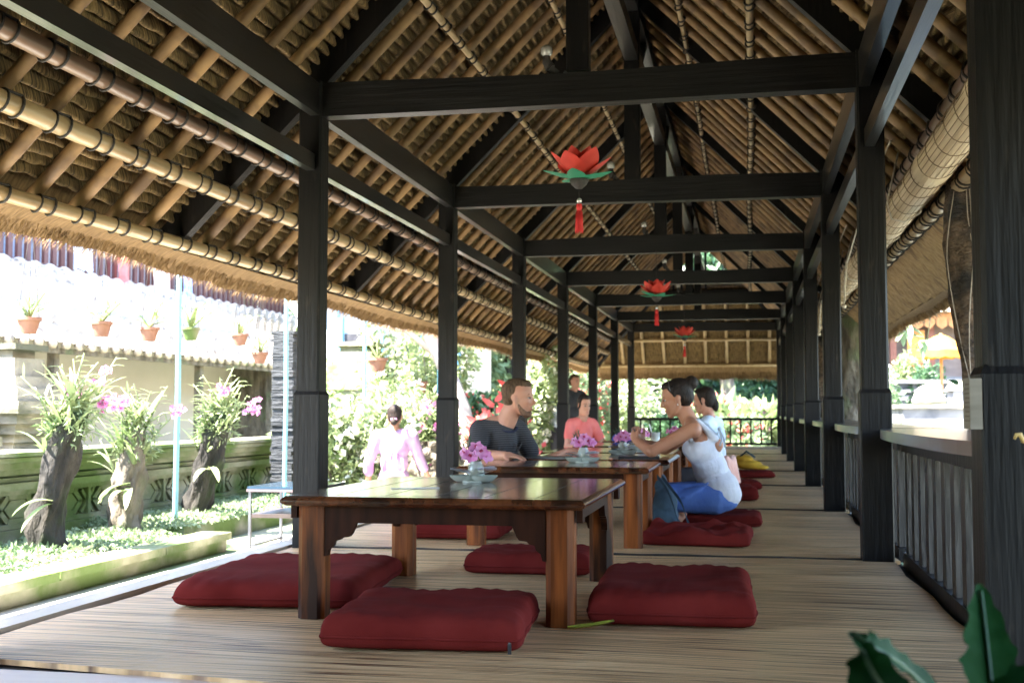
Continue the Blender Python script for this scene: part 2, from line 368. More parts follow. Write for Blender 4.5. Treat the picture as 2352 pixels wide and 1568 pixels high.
# ---------------------------------------------------------------- pavilion
pv = thing('pavilion', 'open long pavilion of black timber under a bamboo and thatch hip roof', 'pavilion', (XC, 14, 0))
PO = Vector((XC, 14, 0))
def pvb(mb, name, m, smooth=False, parent=pv, **k): return loc(mb, PO).build(name, m, parent, smooth, **k)
H = CAMZ
BB, BT = H+1.738, H+1.925           # cross beam bottom, top
for side_ in (-1, 1):
    for i, y in enumerate(ROWS+BACK):
        b = MB(); x = XC+side_*HW+(.022 if i == 0 and side_ > 0 else 0)
        b.box(x-.070, x+.070, y-.070, y+.070, .89, BT+.02, ch=.012)
        b.box(x-.080, x+.080, y-.080, y+.080, -.3, .88, ch=.006)
        pl_ = [(-.080, -.080), (.080, -.080), (.080, .080), (-.080, .080)]
        b.add([Vector((x+a, y+c, .88)) for a, c in pl_]+[Vector((x+a*.85, y+c*.85, .905)) for a, c in pl_], [(0, 1, 5, 4), (1, 2, 6, 5), (2, 3, 7, 6), (3, 0, 4, 7)])
        pvb(b, 'post', M_dark)
for i, y in enumerate(ROWS+BACK[1:]):
    b = MB(); n = 30; L0, L1 = XC-HW+.0681, XC+HW-.0681; ph = i*1.7
    G = []
    for j in range(n+1):
        x = L0+(L1-L0)*j/n; w1 = .012*math.sin(j*.21+ph)*(1 if i else 1.4); w0 = .004*math.sin(j*.16+ph*2)
        G.append([(x, y-.05, BB+w0), (x, y+.05, BB+w0), (x, y+.05, BT+w1), (x, y-.05, BT+w1)])
    b.grid(G, closed_u=True); pvb(b, 'crossbeam', M_darkx)
# plates along the posts: upper plate over the crossbeams, slim plank lower down
for s_ in (-1, 1):
    b = MB()
    for i in range(-1, 7):
        ya = YS if i < 0 else ROWS[i]+.0681; yb = ROWS[i+1]-.0681; xa, xb = XC+s_*1.527, XC+s_*1.583
        b.box(min(xa, xb), max(xa, xb), ya, yb, H+1.74, H+1.93); 
    pvb(b, 'upper_plate', M_darky)
    b = MB()
    for i in range(-1, 7):
        ya = YS if i < 0 else ROWS[i]+.0681; yb = ROWS[i+1]-.0681; xa, xb = XC+s_*1.55, XC+s_*1.603
        b.box(min(xa, xb), max(xa, xb), ya, yb, H+1.413, H+1.51)
    pvb(b, 'lower_plate', M_darky)
RB = 3.46+H                           # ridge rafters axis height at centre
def roofz(q): return H+1.988-(q-1.555)     # rafter axis height above q
RIDGE = roofz(0)
# king posts, ridge beam, lower ridge tie
for i, y in enumerate(ROWS):
    if y > YE-.5: continue
    b = MB(); b.box(XC-.065, XC+.065, y-.05, y+.05, BT+.0, RIDGE-.06, ch=.006)
    pvb(b, 'king_post', M_dark)
    b = MB(); b.bar((XC, y+.06, BT+.9), (XC, y+1.0, RIDGE-.12), .07, .1, up=(1, 0, 0)) if y < YE-4 else b.bar((XC, y-.06, BT+.9), (XC, y-1.0, RIDGE-.12), .07, .1, up=(1, 0, 0))
    pvb(b, 'ridge_brace', M_dark)
b = MB(); b.box(XC-.06, XC+.06, YS, YE-.85, RIDGE-.20, RIDGE-.04); pvb(b, 'ridge_beam', M_darky)
b = MB(); b.box(XC-.055, XC+.055, YS, YE-1.0, BT+1.0, BT+1.13); pvb(b, 'ridge_tie', M_darky)

QE = 2.431+.02                        # eave q of rafters' foot
ZE = roofz(QE)
GQ = 1.0
def yend(q):                          # hip: side planes end on the diagonal
    return YE + (q-1.555) if q > GQ else YE + (GQ-1.555)
def ystart(q): return 1.1
# rafters
rset = []
sp = 3.18/9
ys = []
k = 0; y = ROWS[0]-sp*28
while y < YE+.9:
    ys.append(y); y += sp
for s_ in (-1, 1):
    stuffmb = None
    for y in ys:
        rk = (y-ROWS[0])/3.18
        isrow = abs(rk-round(rk)) < .02 and y < YE+.1
        q0 = .04 if y < yend(0) else (y-YE)+1.555+.03
        q1 = QE+.05 if s_ < 0 else 2.15
        if q1-q0 < .15: continue
        a = Vector((XC+s_*q0, y, roofz(q0))); c = Vector((XC+s_*q1, y, roofz(q1)))
        if isrow:
            b = MB(); b.bar(a, c, .075, .15, up=(s_*1, 0, 1)); pvb(b, 'timber_rafter', M_dark); continue
        b = MB(); n = 14; r0 = .031+.005*random.random(); jx = (random.random()-.5)*.03
        pts = [a.lerp(c, t/n)+Vector((0, jx*(t/n-.5)+.006*math.sin(t*.7+y*9), 0)) for t in range(n+1)]
        b.tube(pts, [r0*(1.06 if t % 4 == 1 else 1) for t in range(n+1)], 8)
        rset.append((y, b))
rset.sort(key=lambda t: t[0] if t[0] > 2.3 else 100-t[0])
near = rset[:100]; far = rset[100:]
for y, b in near: pvb(b, 'rafter', M_rafter, True)
b = MB()
for y, c in far: b.add(c.v, c.f)
o = pvb(b, 'rafter_field', M_rafter, True); o['kind'] = 'stuff'
# hip end rafters
for i in range(11):
    x = XC-2.3+.46*i; q = abs(x-XC); y0 = YE+GQ-1.555+max(0, q-GQ); y1 = YE+QE-1.555
    if y1-y0 < .1: continue
    b = MB(); b.tube([(x, y0, roofz(y0-YE+1.555)), (x, y1, roofz(y1-YE+1.555))], .034, 8); pvb(b, 'hip_rafter', M_bam, True)
for s_ in (-1, 1):
    b = MB(); b.bar((XC+s_*GQ, YE+GQ-1.555, roofz(GQ)-.02), (XC+s_*QE, YE+QE-1.555, roofz(QE)-.02), .08, .14, up=(0, 0, 1)); pvb(b, 'hip_beam', M_dark)
# gablet slats in the opening at the far end
b = MB()
for i in range(5): x = XC-.62+.17*i; b.box(x-.025, x+.025, YE+GQ-1.585, YE+GQ-1.555, roofz(GQ)+.04, roofz(abs(x-XC))-.08)
b.box(XC-GQ, XC+GQ, YE+GQ-1.595, YE+GQ-1.525, roofz(GQ)-.08, roofz(GQ)+.03)
pvb(b, 'gable_slats', M_dark)
# purlins with lashings
def purlin(q, dz, r, m, s_, y0, y1, loc_ys, nm='purlin', nodes=1.1):
    x = XC+s_*q; z = roofz(q)-dz; b = MB(); pts = []; rr = []; y = y0; k = 0
    ph = random.random()*5
    while y < y1:
        pts.append((x+.008*math.sin(y*.9+ph), y, z+.010*math.sin(y*.7+ph))); rr.append(r*(1+.03*math.sin(y*3+ph)))
        k += 1
        if k % 5 == 0:
            for d_, f in ((.012, 1.0), (.02, 1.09), (.028, 1.0)):
                pts.append((pts[-1][0], y+d_, pts[-1][2])); rr.append(r*f)
        y += .22*nodes
    b.tube(pts, rr, 14); o = pvb(b, nm, m, True)
    l = MB(); n = 14; R_ = []           # one binding: down round the pole, across and round again
    for a_ in range(2*n+5):
        t = 2*PI*min(a_, n)/n if a_ < n+2 else 2*PI*(a_-4)/n; rr_ = r*1.06+.004
        yv = -.05+.02*math.sin(t) if a_ <= n else (.05+.02*math.sin(t) if a_ >= n+4 else -.05+.1*(a_-n)/4)
        if n < a_ < n+4: t = 0
        R_.append((rr_*math.cos(t+.9), yv, rr_*math.sin(t+.9)))
    l.tube(R_, .0065, 5, cap=False); src = None
    for yy in loc_ys:
        if yy < 2.3 or yy > y1: continue
        if src is None: src = l.build('lashing', M_lash, o, True); c = src
        else: c = src.copy(); COL.objects.link(c)
        c.location = (x+.008*math.sin(yy*.9+ph)-PO.x, yy+.008*math.sin(yy*31)-PO.y, z+.010*math.sin(yy*.7+ph)-PO.z)
        c.rotation_euler = (0, 0, .12*math.sin(yy*17))
    return o
PUR = []
for s_ in (-1, 1):
    pass
for s_ in (-1, 1):
    purlin(2.131, .10, .046, M_bam, s_, YS, yend(2.131)-.03, ys)
    purlin(1.925, .10, .044, M_bam2, s_, YS, yend(1.925)-.03, ys)
    purlin(.969, .075, .024, M_bam, s_, YS, yend(.969)-.03, ys)
    purlin(.454, .07, .02, M_bam, s_, YS, yend(.2), ys)
    if s_ < 0: purlin(QE-.02, .095, .038, M_bam, s_, YS, yend(QE)-.03, ys, 'eave_pole')
b = MB(); ye_ = YE+QE-1.555
b.tube([(XC-QE+.1, ye_, ZE-.06), (XC+QE-.1, ye_, ZE-.06)], .036, 10); pvb(b, 'eave_pole', M_bam, True)
yp = YE+.35; b = MB(); b.tube([(XC-1.9, yp, roofz(1.905)-.07), (XC+1.9, yp, roofz(1.905)-.07)], .03, 10); pvb(b, 'purlin', M_bam, True)

# thatch: corrugated rows of folded grass bundles under the rafters
def thatch_side(s_):
    r = 0.072; Lq = QE+.06; rows = int(Lq*math.sqrt(2)/r); seg = 6
    yf = np.concatenate([np.arange(YS, 2, .15), np.arange(2, 14, .033), np.arange(14, 30, .09)])
    U = []; Hh = []; fine = np.linspace(0, 1, seg, endpoint=False)
    prof = np.array([0, .30, .62, .88, 1, .93])
    allp = []
    for k in range(rows):
        nk = RNG.random(len(yf)); lump = np.convolve(nk, [.25, .5, .25], 'same'); ph = RNG.random()*6
        for f, pr in zip(fine, prof):
            slope = (k+f)*r; q = slope/math.sqrt(2); q = q+0*yf
            y = np.minimum(yf, yend(q[0])+.02)
            ripple = .5+.5*np.abs(np.sin(yf*31+ph+np.sin(yf*3+ph)*2))
            h = -.05+ (pr*(.055+.014*ripple+.016*lump))+.008*np.sin(yf*1.3+k*.6)*pr
            wob = .006*np.sin(yf*5+k)+.010*(lump-.5)
            qq = q+wob; nrm = 1/math.sqrt(2)
            zz = roofz(0)-qq + .09 - h*nrm*1.0; xx = qq - h*nrm
            allp.append(np.stack([XC+s_*xx-XC, y-14, zz], -1))
    P = np.array(allp); V, F = npgrid(P); o = npmesh('thatch', V, F, M_thatch, pv, True); return o
for s_ in (-1, 1): thatch_side(s_)
def thatch_end():
    r = .066; q0 = GQ; rows = int((QE+.06-q0)*math.sqrt(2)/r); seg = 4; prof = [0, .8, 1, .6]; allp = []
    t = np.linspace(-1, 1, 120)
    for k in range(rows):
        for f, pr in zip(range(seg), prof):
            q = q0+(k+f/seg)*r/math.sqrt(2); x = t*(q+.02); h = -.045+pr*(.05+.02*RNG.random(len(t)))
            allp.append(np.stack([x, np.full_like(x, YE+q-1.555-14)-h*.7, roofz(q)+.09-h*.7+0*x], -1))
    V, F = npgrid(np.array(allp)); npmesh('thatch_end', V, F, mat('thatch_bundles_end', (.034, .020, .0065), (.29, .185, .07), (95, 9, 9), .9, .9, (160, 14, 14), detail=3, lo=.3, hi=.7, dist=.02), pv, True)
thatch_end()
# outer thatch coat
def outer(q, up=.34): return roofz(q)+up
b = MB(); qs = [0, .5, 1, 1.5, 2, QE+.1]
for s_ in (-1, 1):
    b.grid([[(XC+s_*q, YS-.1, outer(q)), (XC+s_*q, yend(q)+(.25 if q > GQ else .12), outer(q))] for q in qs])
b.add([(XC-GQ, YE+GQ-1.30, outer(GQ)), (XC+GQ, YE+GQ-1.30, outer(GQ)), (XC+QE+.3, YE+QE-1.3, outer(QE+.25)), (XC-QE-.3, YE+QE-1.3, outer(QE+.25))], [(0, 1, 2, 3)])
for s_ in (-1, 1):   # near verge
    b.grid([[(XC+s_*q, YS-.1, outer(q)), (XC+s_*q, 1.08, roofz(q)+.06)] for q in qs])
pvb(b, 'thatch_coat', M_thtop, fix=False)
b = MB(); b.tube([(XC, YS, outer(0)+.02), (XC, YE+GQ-1.4, outer(0)+.02)], .16, 12); pvb(b, 'ridge_cap', M_thtop, True)
M_back = mat('light_blocker_plaster', (.16, .13, .10), (.2, .17, .13), (1, 1, 1), .9)
b = MB(); b.box(XC-3.2, XC+3.2, YS-.35, YS-.1, GZ, RIDGE); pvb(b, 'rear_light_blocker', M_back)  # unseen wall added behind the camera so front faces stay dark
b = MB(); b.box(XC-2.35, XC-2.25, YS-.1, .9, GZ, roofz(2.3)-.05); pvb(b, 'side_light_blocker', M_back)  # unseen side panels, left and right, added to block low light near the camera
b = MB(); b.box(XC+2.25, XC+2.35, YS-.1, .9, GZ, roofz(2.3)-.05); pvb(b, 'side_light_blocker', M_back)
# eave fringe: ragged sheet + hanging straws
def fringe(p_of, n, m, name, depth_f, hair=3, outn=None):
    """p_of(t) -> inner-top point, out vector; sheet runs outward-down, edge ragged"""
    G = []; V = []; F = []; nv = 0
    T = np.linspace(0, 1, n); rg = RNG.random(n); rg = np.convolve(rg, np.ones(5)/5, 'same')
    for i, t in enumerate(T):
        p, o_ = p_of(t); d = depth_f(t)*(.85+.3*rg[i])
        G.append([p+Vector((0, 0, .34)), p+o_*d*.9+Vector((0, 0, .22)), p+o_*d*1.02+Vector((0, 0, .05)), p+o_*d, p+o_*d*.6+Vector((0, 0, .012)), p+o_*d*.25+Vector((0, 0, .01)), p])
    b = MB(); b.grid(G); o = pvb(b, name, m, True, fix=False)
    NH = n*hair; t = RNG.random(NH); hv = []; hf = []
    for i in range(NH):
        p, o_ = p_of(t[i]); d = depth_f(t[i]); a = p+o_*d*(.45+.5*RNG.random())+Vector((0, 0, .015*RNG.random()))
        j = Vector((RNG.normal()*.018, RNG.normal()*.018, -.02-.03*RNG.random())); e = a+o_*d*.16+o_*.02+j
        wv = Vector((RNG.normal(), RNG.normal(), RNG.normal()*.3)).normalized()*.004
        k = len(hv); hv += [a-wv-PO, a+wv-PO, e-PO]; hf.append((k, k+1, k+2))
    h = npmesh('straw', [tuple(v) for v in hv], hf, m, o)
q0f = QE+.06
def pl_left(t): 
    y = YS+(YE+.75-YS)*t; return Vector((XC-q0f, y, roofz(q0f)-.04)), Vector((-.9, 0, -.62))
fringe(pl_left, 900, M_fringe, 'eave_fringe', lambda t: .17+.02*math.sin(t*60), hair=14)
def pl_right(t):
    y = YS+(YE+.75-YS)*t; return Vector((XC+q0f, y, roofz(q0f)-.04)), Vector((.9, 0, -.62))
fringe(pl_right, 650, M_fringe, 'eave_fringe', lambda t: .13+.02*math.sin(t*60), hair=8)
def pl_end(t): return Vector((XC-QE-.1+(2*QE+.2)*t, YE+q0f-1.555, roofz(q0f)-.02)), Vector((0, .35, -1.15))
fringe(pl_end, 220, M_fringey, 'eave_fringe', lambda t: .24, hair=14)
# tan soffit of packed straw closing the lower right slope
M_soff = mat('packed_straw', (.30, .175, .07), (.50, .33, .15), (25, 45, 10), .95, .9, (40, 60, 14), c3=(.22, .13, .06), s3=(5, 12, 5), t3=.6, dist=.02)
G = []
for j in range(160):
    t = j/159; y = 6.9+(YE+.4-6.9)*t; R_ = []
    for a_ in range(8):
        q = 2.165+(QE+.06-2.165)*a_/7*(1 if y > 9.3 else .65+.35*(y-6.9)/2.4); R_.append((XC+q, y, roofz(q)-.045+.012*math.sin(j*1.3+a_*2.1)+.012*RNG.random()))
    G.append(R_)
b = MB(); b.grid(G); pvb(b, 'packed_soffit', M_soff, True, fix=False)

# ---------------------------------------------------------------- railings (right side benches) and far end
M_shelf = mat('rail_shelf', (.022, .02, .02), (.04, .037, .036), (4, 1, 4), .30, .2, (30, 3, 30), coat=.3)
names = ['nearest', 'second', 'third', 'fourth', 'fifth', 'sixth', 'seventh']
for i in range(7):
    y0, y1 = ROWS[i]+.086, ROWS[i+1]-.086; ym = (y0+y1)/2
    t = thing('bench_railing', '%s black slatted bench railing from the front, along the right side' % names[i], 'railing', (.66, ym, 0), 0, 'bench railings along the right side')
    o = Vector((.66, ym, 0))
    n = 14; G = []; top = .694
    b = MB()
    ins = [(.60-.0+.05*math.sin(PI*j/n)*0 + (.12*(1-math.sin(PI*j/n)**.35)), y0+(y1-y0)*j/n) for j in range(n+1)]
    poly = ins+[(1.08, y1), (1.08, y0)]
    b.prism(poly, top-.045, top, 'z'); loc(b, o).build('shelf', M_shelf, t)
    b = MB(); b.box(.775, .835, y0, y1, .575, .645); loc(b, o).build('top_rail', M_dark, t)
    b = MB(); b.box(.775, .87, y0, y1, -.02, .055); loc(b, o).build('bottom_rail', M_dark, t)
    nb = 13
    for j in range(nb):
        y = y0+.10+(y1-y0-.2)*j/(nb-1); b = MB(); b.box(.785, .822, y-.045, y+.045, .056, .574)
        loc(b, o).build('baluster', M_bal, t)
t = thing('end_railing', 'black railing with thin balusters closing the far end of the platform', 'railing', (XC, YE, 0))
o = Vector((XC, YE, 0))
b = MB(); b.box(XC-HW+.085, XC+HW-.085, YE-.04, YE+.04, .60, .66); b.box(XC-HW+.085, XC+HW-.085, YE-.03, YE+.03, .08, .13); loc(b, o).build('rail', M_dark, t)
for j in range(14):
    x = XC-HW+.2+(2*HW-.4)*j/13; b = MB(); b.box(x-.018, x+.018, YE-.018, YE+.018, .13, .60); loc(b, o).build('baluster', M_dark, t)
b = MB(); b.box(XC-HW, XC+HW, YE-.3, YE+.1, -.01, .05); loc(b, o).build('step_board', M_board, t)

# ---------------------------------------------------------------- rolled blinds
M_blind = mat('bamboo_blind', (.50, .33, .16), (.66, .48, .27), (5, 2, 60), .6, .5, (3, 2, 120), rnd=.08, transl=.25)
M_roll = mat('bamboo_blind_roll', (.46, .33, .19), (.60, .46, .29), (30, 1.5, 30), .55, .6, (60, 1, 60))
M_rope = mat('cotton_rope', (.45, .38, .30), (.6, .54, .45), (50, 50, 50), .9)
M_thread = mat('blind_thread', (.16, .10, .055), rough=.9)
for i, (y0, y1) in enumerate(((2.4, 9.35), (9.8, 12.7), (13.1, 16.0), (16.4, 19.1), (19.5, 22.3))):
    ym = (y0+y1)/2; X = .98; zt = H+1.60; zr = H+1.31-.012*i; R_ = .098
    t = thing('rolled_blind', '%s rolled bamboo blind from the camera, hanging along the right side' % names[i], 'blind', (X, ym, 0), 0, 'rolled bamboo blinds along the right side')
    o = Vector((X, ym, 0))
    b = MB(); n = 40
    G = [[(X+R_*.75+.004*math.sin(j), y0+(y1-y0)*j/n, zt), (X+R_*.85, y0+(y1-y0)*j/n, zr+.05)] for j in range(n+1)]
    G2 = [[(a[0]+.012, a[1], a[2]), (c[0]+.012, c[1], c[2])] for a, c in G]
    b.grid(G); b.grid(G2); b.box(X+R_*.70, X+R_*.95, y0, y1, zt, zt+.03); loc(b, o).build('sheet', M_blind, t)
    b = MB(); G = []; nn = 26
    for j in range(n*2+1):
        y = y0+(y1-y0)*j/(n*2); sag = .006*math.sin(j*.3+i)+.004*math.sin(j*1.1)
        R__ = []
        for a_ in range(nn+8):
            th = 2*PI*a_/nn+.3; rr = R_*(1-.02*a_/nn)+.0025*math.sin(a_*PI)+sag; R__.append((X+rr*math.cos(th), y, zr+rr*math.sin(th)*.94))
        G.append(R__)
    b.grid(G); 
    for y in (y0, y1): b.tube([(X, y-.001, zr), (X, y+.001, zr)], R_*.93, 20)
    ro = loc(b, o).build('roll', M_roll, t, 'auto')
    b = MB()
    for j in range(22):  # slat seams
        th = 2*PI*j/22; b.bar((X+(R_+.004)*math.cos(th), y0, zr+(R_+.004)*math.sin(th)*.94), (X+(R_+.004)*math.cos(th), y1, zr+(R_+.004)*math.sin(th)*.94), .0022, .0022)
    for k_ in range(int((y1-y0)/.28)):
        y = y0+.06+k_*.28
        b.tube([(X+(R_+.006)*math.cos(2*PI*a_/20), y+.012*math.sin(a_), zr+(R_+.006)*.94*math.sin(2*PI*a_/20)) for a_ in range(21)], .0022, 4, cap=False)
    loc(b, o).build('stitching', M_thread, t)
    b = MB(); 
    for yy in (y1-.5, y1-1.6):
        if yy < y0: continue
        b.tube([(X-R_*.3, yy, zt+.05), (X-R_*1.05, yy, zr+.02), (X-R_*.8, yy, zr-.085), (X, yy, zr-R_-.01), (X+R_, yy, zr-.05), (X+R_, yy, zr+.1)], .0065, 6)
    b.tube([(X-.1, y1-1.8, zt+.08), (X-.1, y1-.4, zt+.03), (.76, y1+.1, H+1.15)], .006, 6)
    b.tube([(.76, y1+.1, H+1.15), (.745, y1+.12, H+.98), (.735, y1+.1, H+.83), (.74, y1+.13, H+.98), (.76, y1+.12, H+1.16)], .008, 6)
    b.ell((.735, y1+.1, H+.82), .017)
    loc(b, o).build('cord', M_rope, t, True)

# ---------------------------------------------------------------- tables
def make_table(label, W, Ln, locx, locy, group='low wooden tables in a row', bracket=True, top_t=.037, ov=.05, Ht=.464):
    t = thing('low_table', label, 'table', (locx, locy, 0), 0, group); zt = Ht-top_t
    # rounded edge top
    b = MB(); n = 7; prof = [(-top_t*.5*math.cos(PI*a/n), zt+top_t/2+top_t/2*math.sin(-PI/2+PI*a/n)) for a in range(n+1)]
    rings = []
    for a in range(n+1):
        off = top_t*.45*(math.sin(PI*a/n)-1); z = zt+top_t*a/n
        rings.append([(-W/2-off*-1*-1 if 0 else sx*(W/2+off), sy*(Ln/2+off), z) for sx, sy in ((-1, -1), (1, -1), (1, 1), (-1, 1))])
    b.grid(rings, closed_u=True); b.add(rings[0], [(3, 2, 1, 0)]); b.add(rings[-1], [(0, 1, 2, 3)])
    tp = b.build('tabletop', M_table, t, 'auto')
    b = MB()
    for k in range(1, 6):
        x = -W/2+W*k/6; b.box(x-.0012, x+.0012, -Ln/2+.09, Ln/2-.09, Ht-.0002, Ht+.0006)
    for sy in (-1, 1): b.box(-W/2+.02, W/2-.02, sy*(Ln/2-.085)-.0012, sy*(Ln/2-.085)+.0012, Ht-.0002, Ht+.0006)
    b.build('board_joint', M_lash, tp)
    lw = .105
    for sx in (-1, 1):
        for sy in (-1, 1):
            x, y = sx*(W/2-ov-lw/2), sy*(Ln/2-ov-lw/2); b = MB(); b.box(x-lw/2, x+lw/2, y-lw/2, y+lw/2, .0, zt, ch=.022); b.build('leg', M_leg, t, 'auto')
    def outline(h0, h1):
        """half-length span h0..h1 between the legs, with stepped cloud brackets"""
        a, c = h0, h1; z1 = zt-.001
        if not bracket: return [(a, z1), (c, z1), (c, .37), (a, .37)]
        st = [(0, .235), (.012, .238), (.018, .262), (.035, .275), (.04, .292), (.062, .298), (.07, .306), (.098, .31), (.108, .322), (.118, .345), (.125, .362)]
        L = [(a+dx, z) for dx, z in st]; R_ = [(c-dx, z) for dx, z in st[::-1]]
        return [(a, z1)]+L+R_+[(c, z1)]
    hx = W/2-ov-lw-.0; hy = Ln/2-ov-lw
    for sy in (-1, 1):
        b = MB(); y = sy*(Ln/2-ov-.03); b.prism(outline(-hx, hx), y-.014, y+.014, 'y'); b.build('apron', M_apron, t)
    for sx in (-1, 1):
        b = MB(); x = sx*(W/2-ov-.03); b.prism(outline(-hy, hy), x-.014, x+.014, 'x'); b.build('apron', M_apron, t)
    # corner drops outside
    if bracket:
        for sx in (-1, 1):
            for sy in (-1, 1): b = MB(); b.box(sx*(W/2-.03)-.012, sx*(W/2-.03)+.012, sy*(Ln/2-.1)-.03, sy*(Ln/2-.1)+.03, zt-.05, zt-.001); b.build('corner_block', M_apron, t)
    return t
TB = [(-1.16, 4.90, 1.16, 1.40, 'low dark table nearest the camera with scalloped brackets'),
      (-1.125, 7.17, 1.13, .90, 'orange brown low table second from the camera, right behind the nearest one'),
      (-1.03, 8.42, 1.02, 1.2, 'third low table, between the bearded man and the woman in the white tank top'),
      (-1.12, 9.85, 1.02, 1.3, 'fourth low table from the camera, behind the woman in the white tank top'),
      (-1.1, 11.6, 1.05, 1.4, 'fifth low table from the camera, where the woman in pale blue sits'),
      (-1.05, 13.5, 1.05, 1.5, 'low table farthest from the camera, beside the woman in coral red')]
for k, (x, y, W, L_, lb) in enumerate(TB): make_table(lb, W, L_, x, y, bracket=(k == 0 or k > 2), ov=.05)
TOP = .4645

# ---------------------------------------------------------------- cushions
def make_cushion(W, L_, Hh, x, y, rz, label, seed, crumple=0., dent=None):
    Hh *= .88
    rg = np.random.default_rng(seed); n = 40; P1 = []; P2 = []
    ph = rg.random(8)*6
    for i in range(n+1):
        r1 = []; r2 = []
        for j in range(n+1):
            u = math.sin(PI/2*(2*i/n-1)); v = math.sin(PI/2*(2*j/n-1))
            f = ((1-abs(u)**14)*(1-abs(v)**14)); f = max(f, 0)**.42
            e = max(abs(u), abs(v))
            ox = W/2*u*(1-.02*(1-v*v)+.010*math.sin(v*9+ph[1])); oy = L_/2*v*(1-.02*(1-u*u)+.008*math.sin(u*8+ph[2]))
            oxy = 1-.035*(abs(u*v))**8; ox *= oxy; oy *= oxy
            wr = .003*math.sin(u*7+ph[0]+2*math.sin(v*3+ph[1]))+.003*math.sin(v*8+ph[2]+2*math.sin(u*2.5+ph[3]))
            # pull wrinkles near the ends
            wr += .0045*(abs(v)**2)*math.sin(u*30+ph[4]+math.sin(v*3)*1.5)*(1-abs(u)**8)+.003*(abs(u)**3)*math.sin(v*24+ph[5])
            if crumple: wr += crumple*(math.sin(u*5+v*3+ph[6])*.6+.5*math.sin(v*9-u*6+ph[7])+.35*math.sin(u*17+3*math.sin(v*6)))
            sag = 1-.10*math.exp(-((u-.1)**2+(v+.05)**2)*3)
            if dent: sag -= dent*math.exp(-((u)**2+(v)**2)*2.2)
            z0 = Hh*.36; r1.append((ox, oy, z0+(Hh-z0)*f*sag+wr*f)); r2.append((ox, oy, z0*(1-f**.8)+.001))
        P1.append(r1); P2.append(r2)
    b = MB(); b.grid(P1); b.grid(P2)
    k = (n+1)**2
    me_o = b.build('floor_cushion', M_cush, smooth=True)
    import bmesh
    bm = bmesh.new(); bm.from_mesh(me_o.data); bmesh.ops.remove_doubles(bm, verts=bm.verts, dist=.0015); bmesh.ops.recalc_face_normals(bm, faces=bm.faces); bm.to_mesh(me_o.data); bm.free()
    if not crumple:
        pb = MB(); per = [P1[0][j] for j in range(n+1)]+[P1[i][n] for i in range(1, n+1)]+[P1[n][j] for j in range(n-1, -1, -1)]+[P1[i][0] for i in range(n-1, -1, -1)]
        pb.tube([(a, c, d+.001) for a, c, d in per], .0045, 6, cap=False); pb.build('piping', M_cush, me_o, True)
    me_o.location = (x, y, .001); me_o.rotation_euler = (0, 0, rz)
    return tag(me_o, label, 'cushion', 'red floor cushions around the tables')
make_cushion(.76, 1.02, .13, -1.945, 4.90, .10, 'long red floor cushion at the left side of the nearest table', 1)
cb = make_cushion(.68, .68, .135, -1.09, 4.06, .08, 'square red cushion in front of the nearest table, with a zip pull at its corner', 2)
make_cushion(.62, .90, .15, -.30, 4.75, .03, 'large crimson cushion at the right side of the nearest table, green leaf at its corner', 3)
make_cushion(.62, .46, .12, -1.06, 5.80, .02, 'red cushion seen between the legs behind the nearest table', 4)
make_cushion(.68, .55, .12, -1.84, 7.30, .05, 'red cushion on the left behind the nearest table, partly under the second table', 5)
make_cushion(.64, .62, .10, -.31, 7.23, -.04, 'crumpled flat red cushion to the right of the second table', 6, crumple=.022)
make_cushion(.60, .60, .10, -.22, 8.42, .0, 'red cushion the woman in the white tank top sits on', 7, dent=.2)
make_cushion(.55, .60, .14, -.22, 10.85, .1, 'thick red cushion just behind the woman in the white tank top', 8)
make_cushion(.50, .50, .10, -.15, 12.3, .1, 'red cushion under the woman in pale blue with the pink shawl', 9)
make_cushion(.55, .55, .09, -.0, 14.5, .1, 'red cushion in the distance carrying the yellow bag', 10)
b = MB(); b.bar((0, 0, .035), (0, 0, .0), .012, .004, up=(0, 1, 0)); b.tube([(0, 0, .04), (0, 0, .034)], .005, 8)
zp = b.build('zip_pull', M_metal, cb); zp.location = (.30, -.33, .002)
# fallen leaf
M_yleaf = mat('yellow_leaf', (.30, .36, .04), (.5, .5, .06), (14, 14, 14), .5, c3=(.10, .12, .02), s3=25., t3=.6)
b = MB(); G = []
for i in range(13):
    t = i/12; w_ = .030*math.sin(PI*min(1, t*.93+.03))**.7; x = -.085+.17*t; G.append([(x, -w_, .012+.018*t*t), (x, 0, .004+.02*t*t), (x, w_, .012+.02*t*t)])
b.grid(G); o = b.build('fallen_leaf', M_yleaf, smooth=True); o.location = (-.565, 4.24, .004); o.rotation_euler = (0, 0, .35)
tag(o, 'yellow green fallen leaf beside the front right leg of the nearest table', 'leaf')

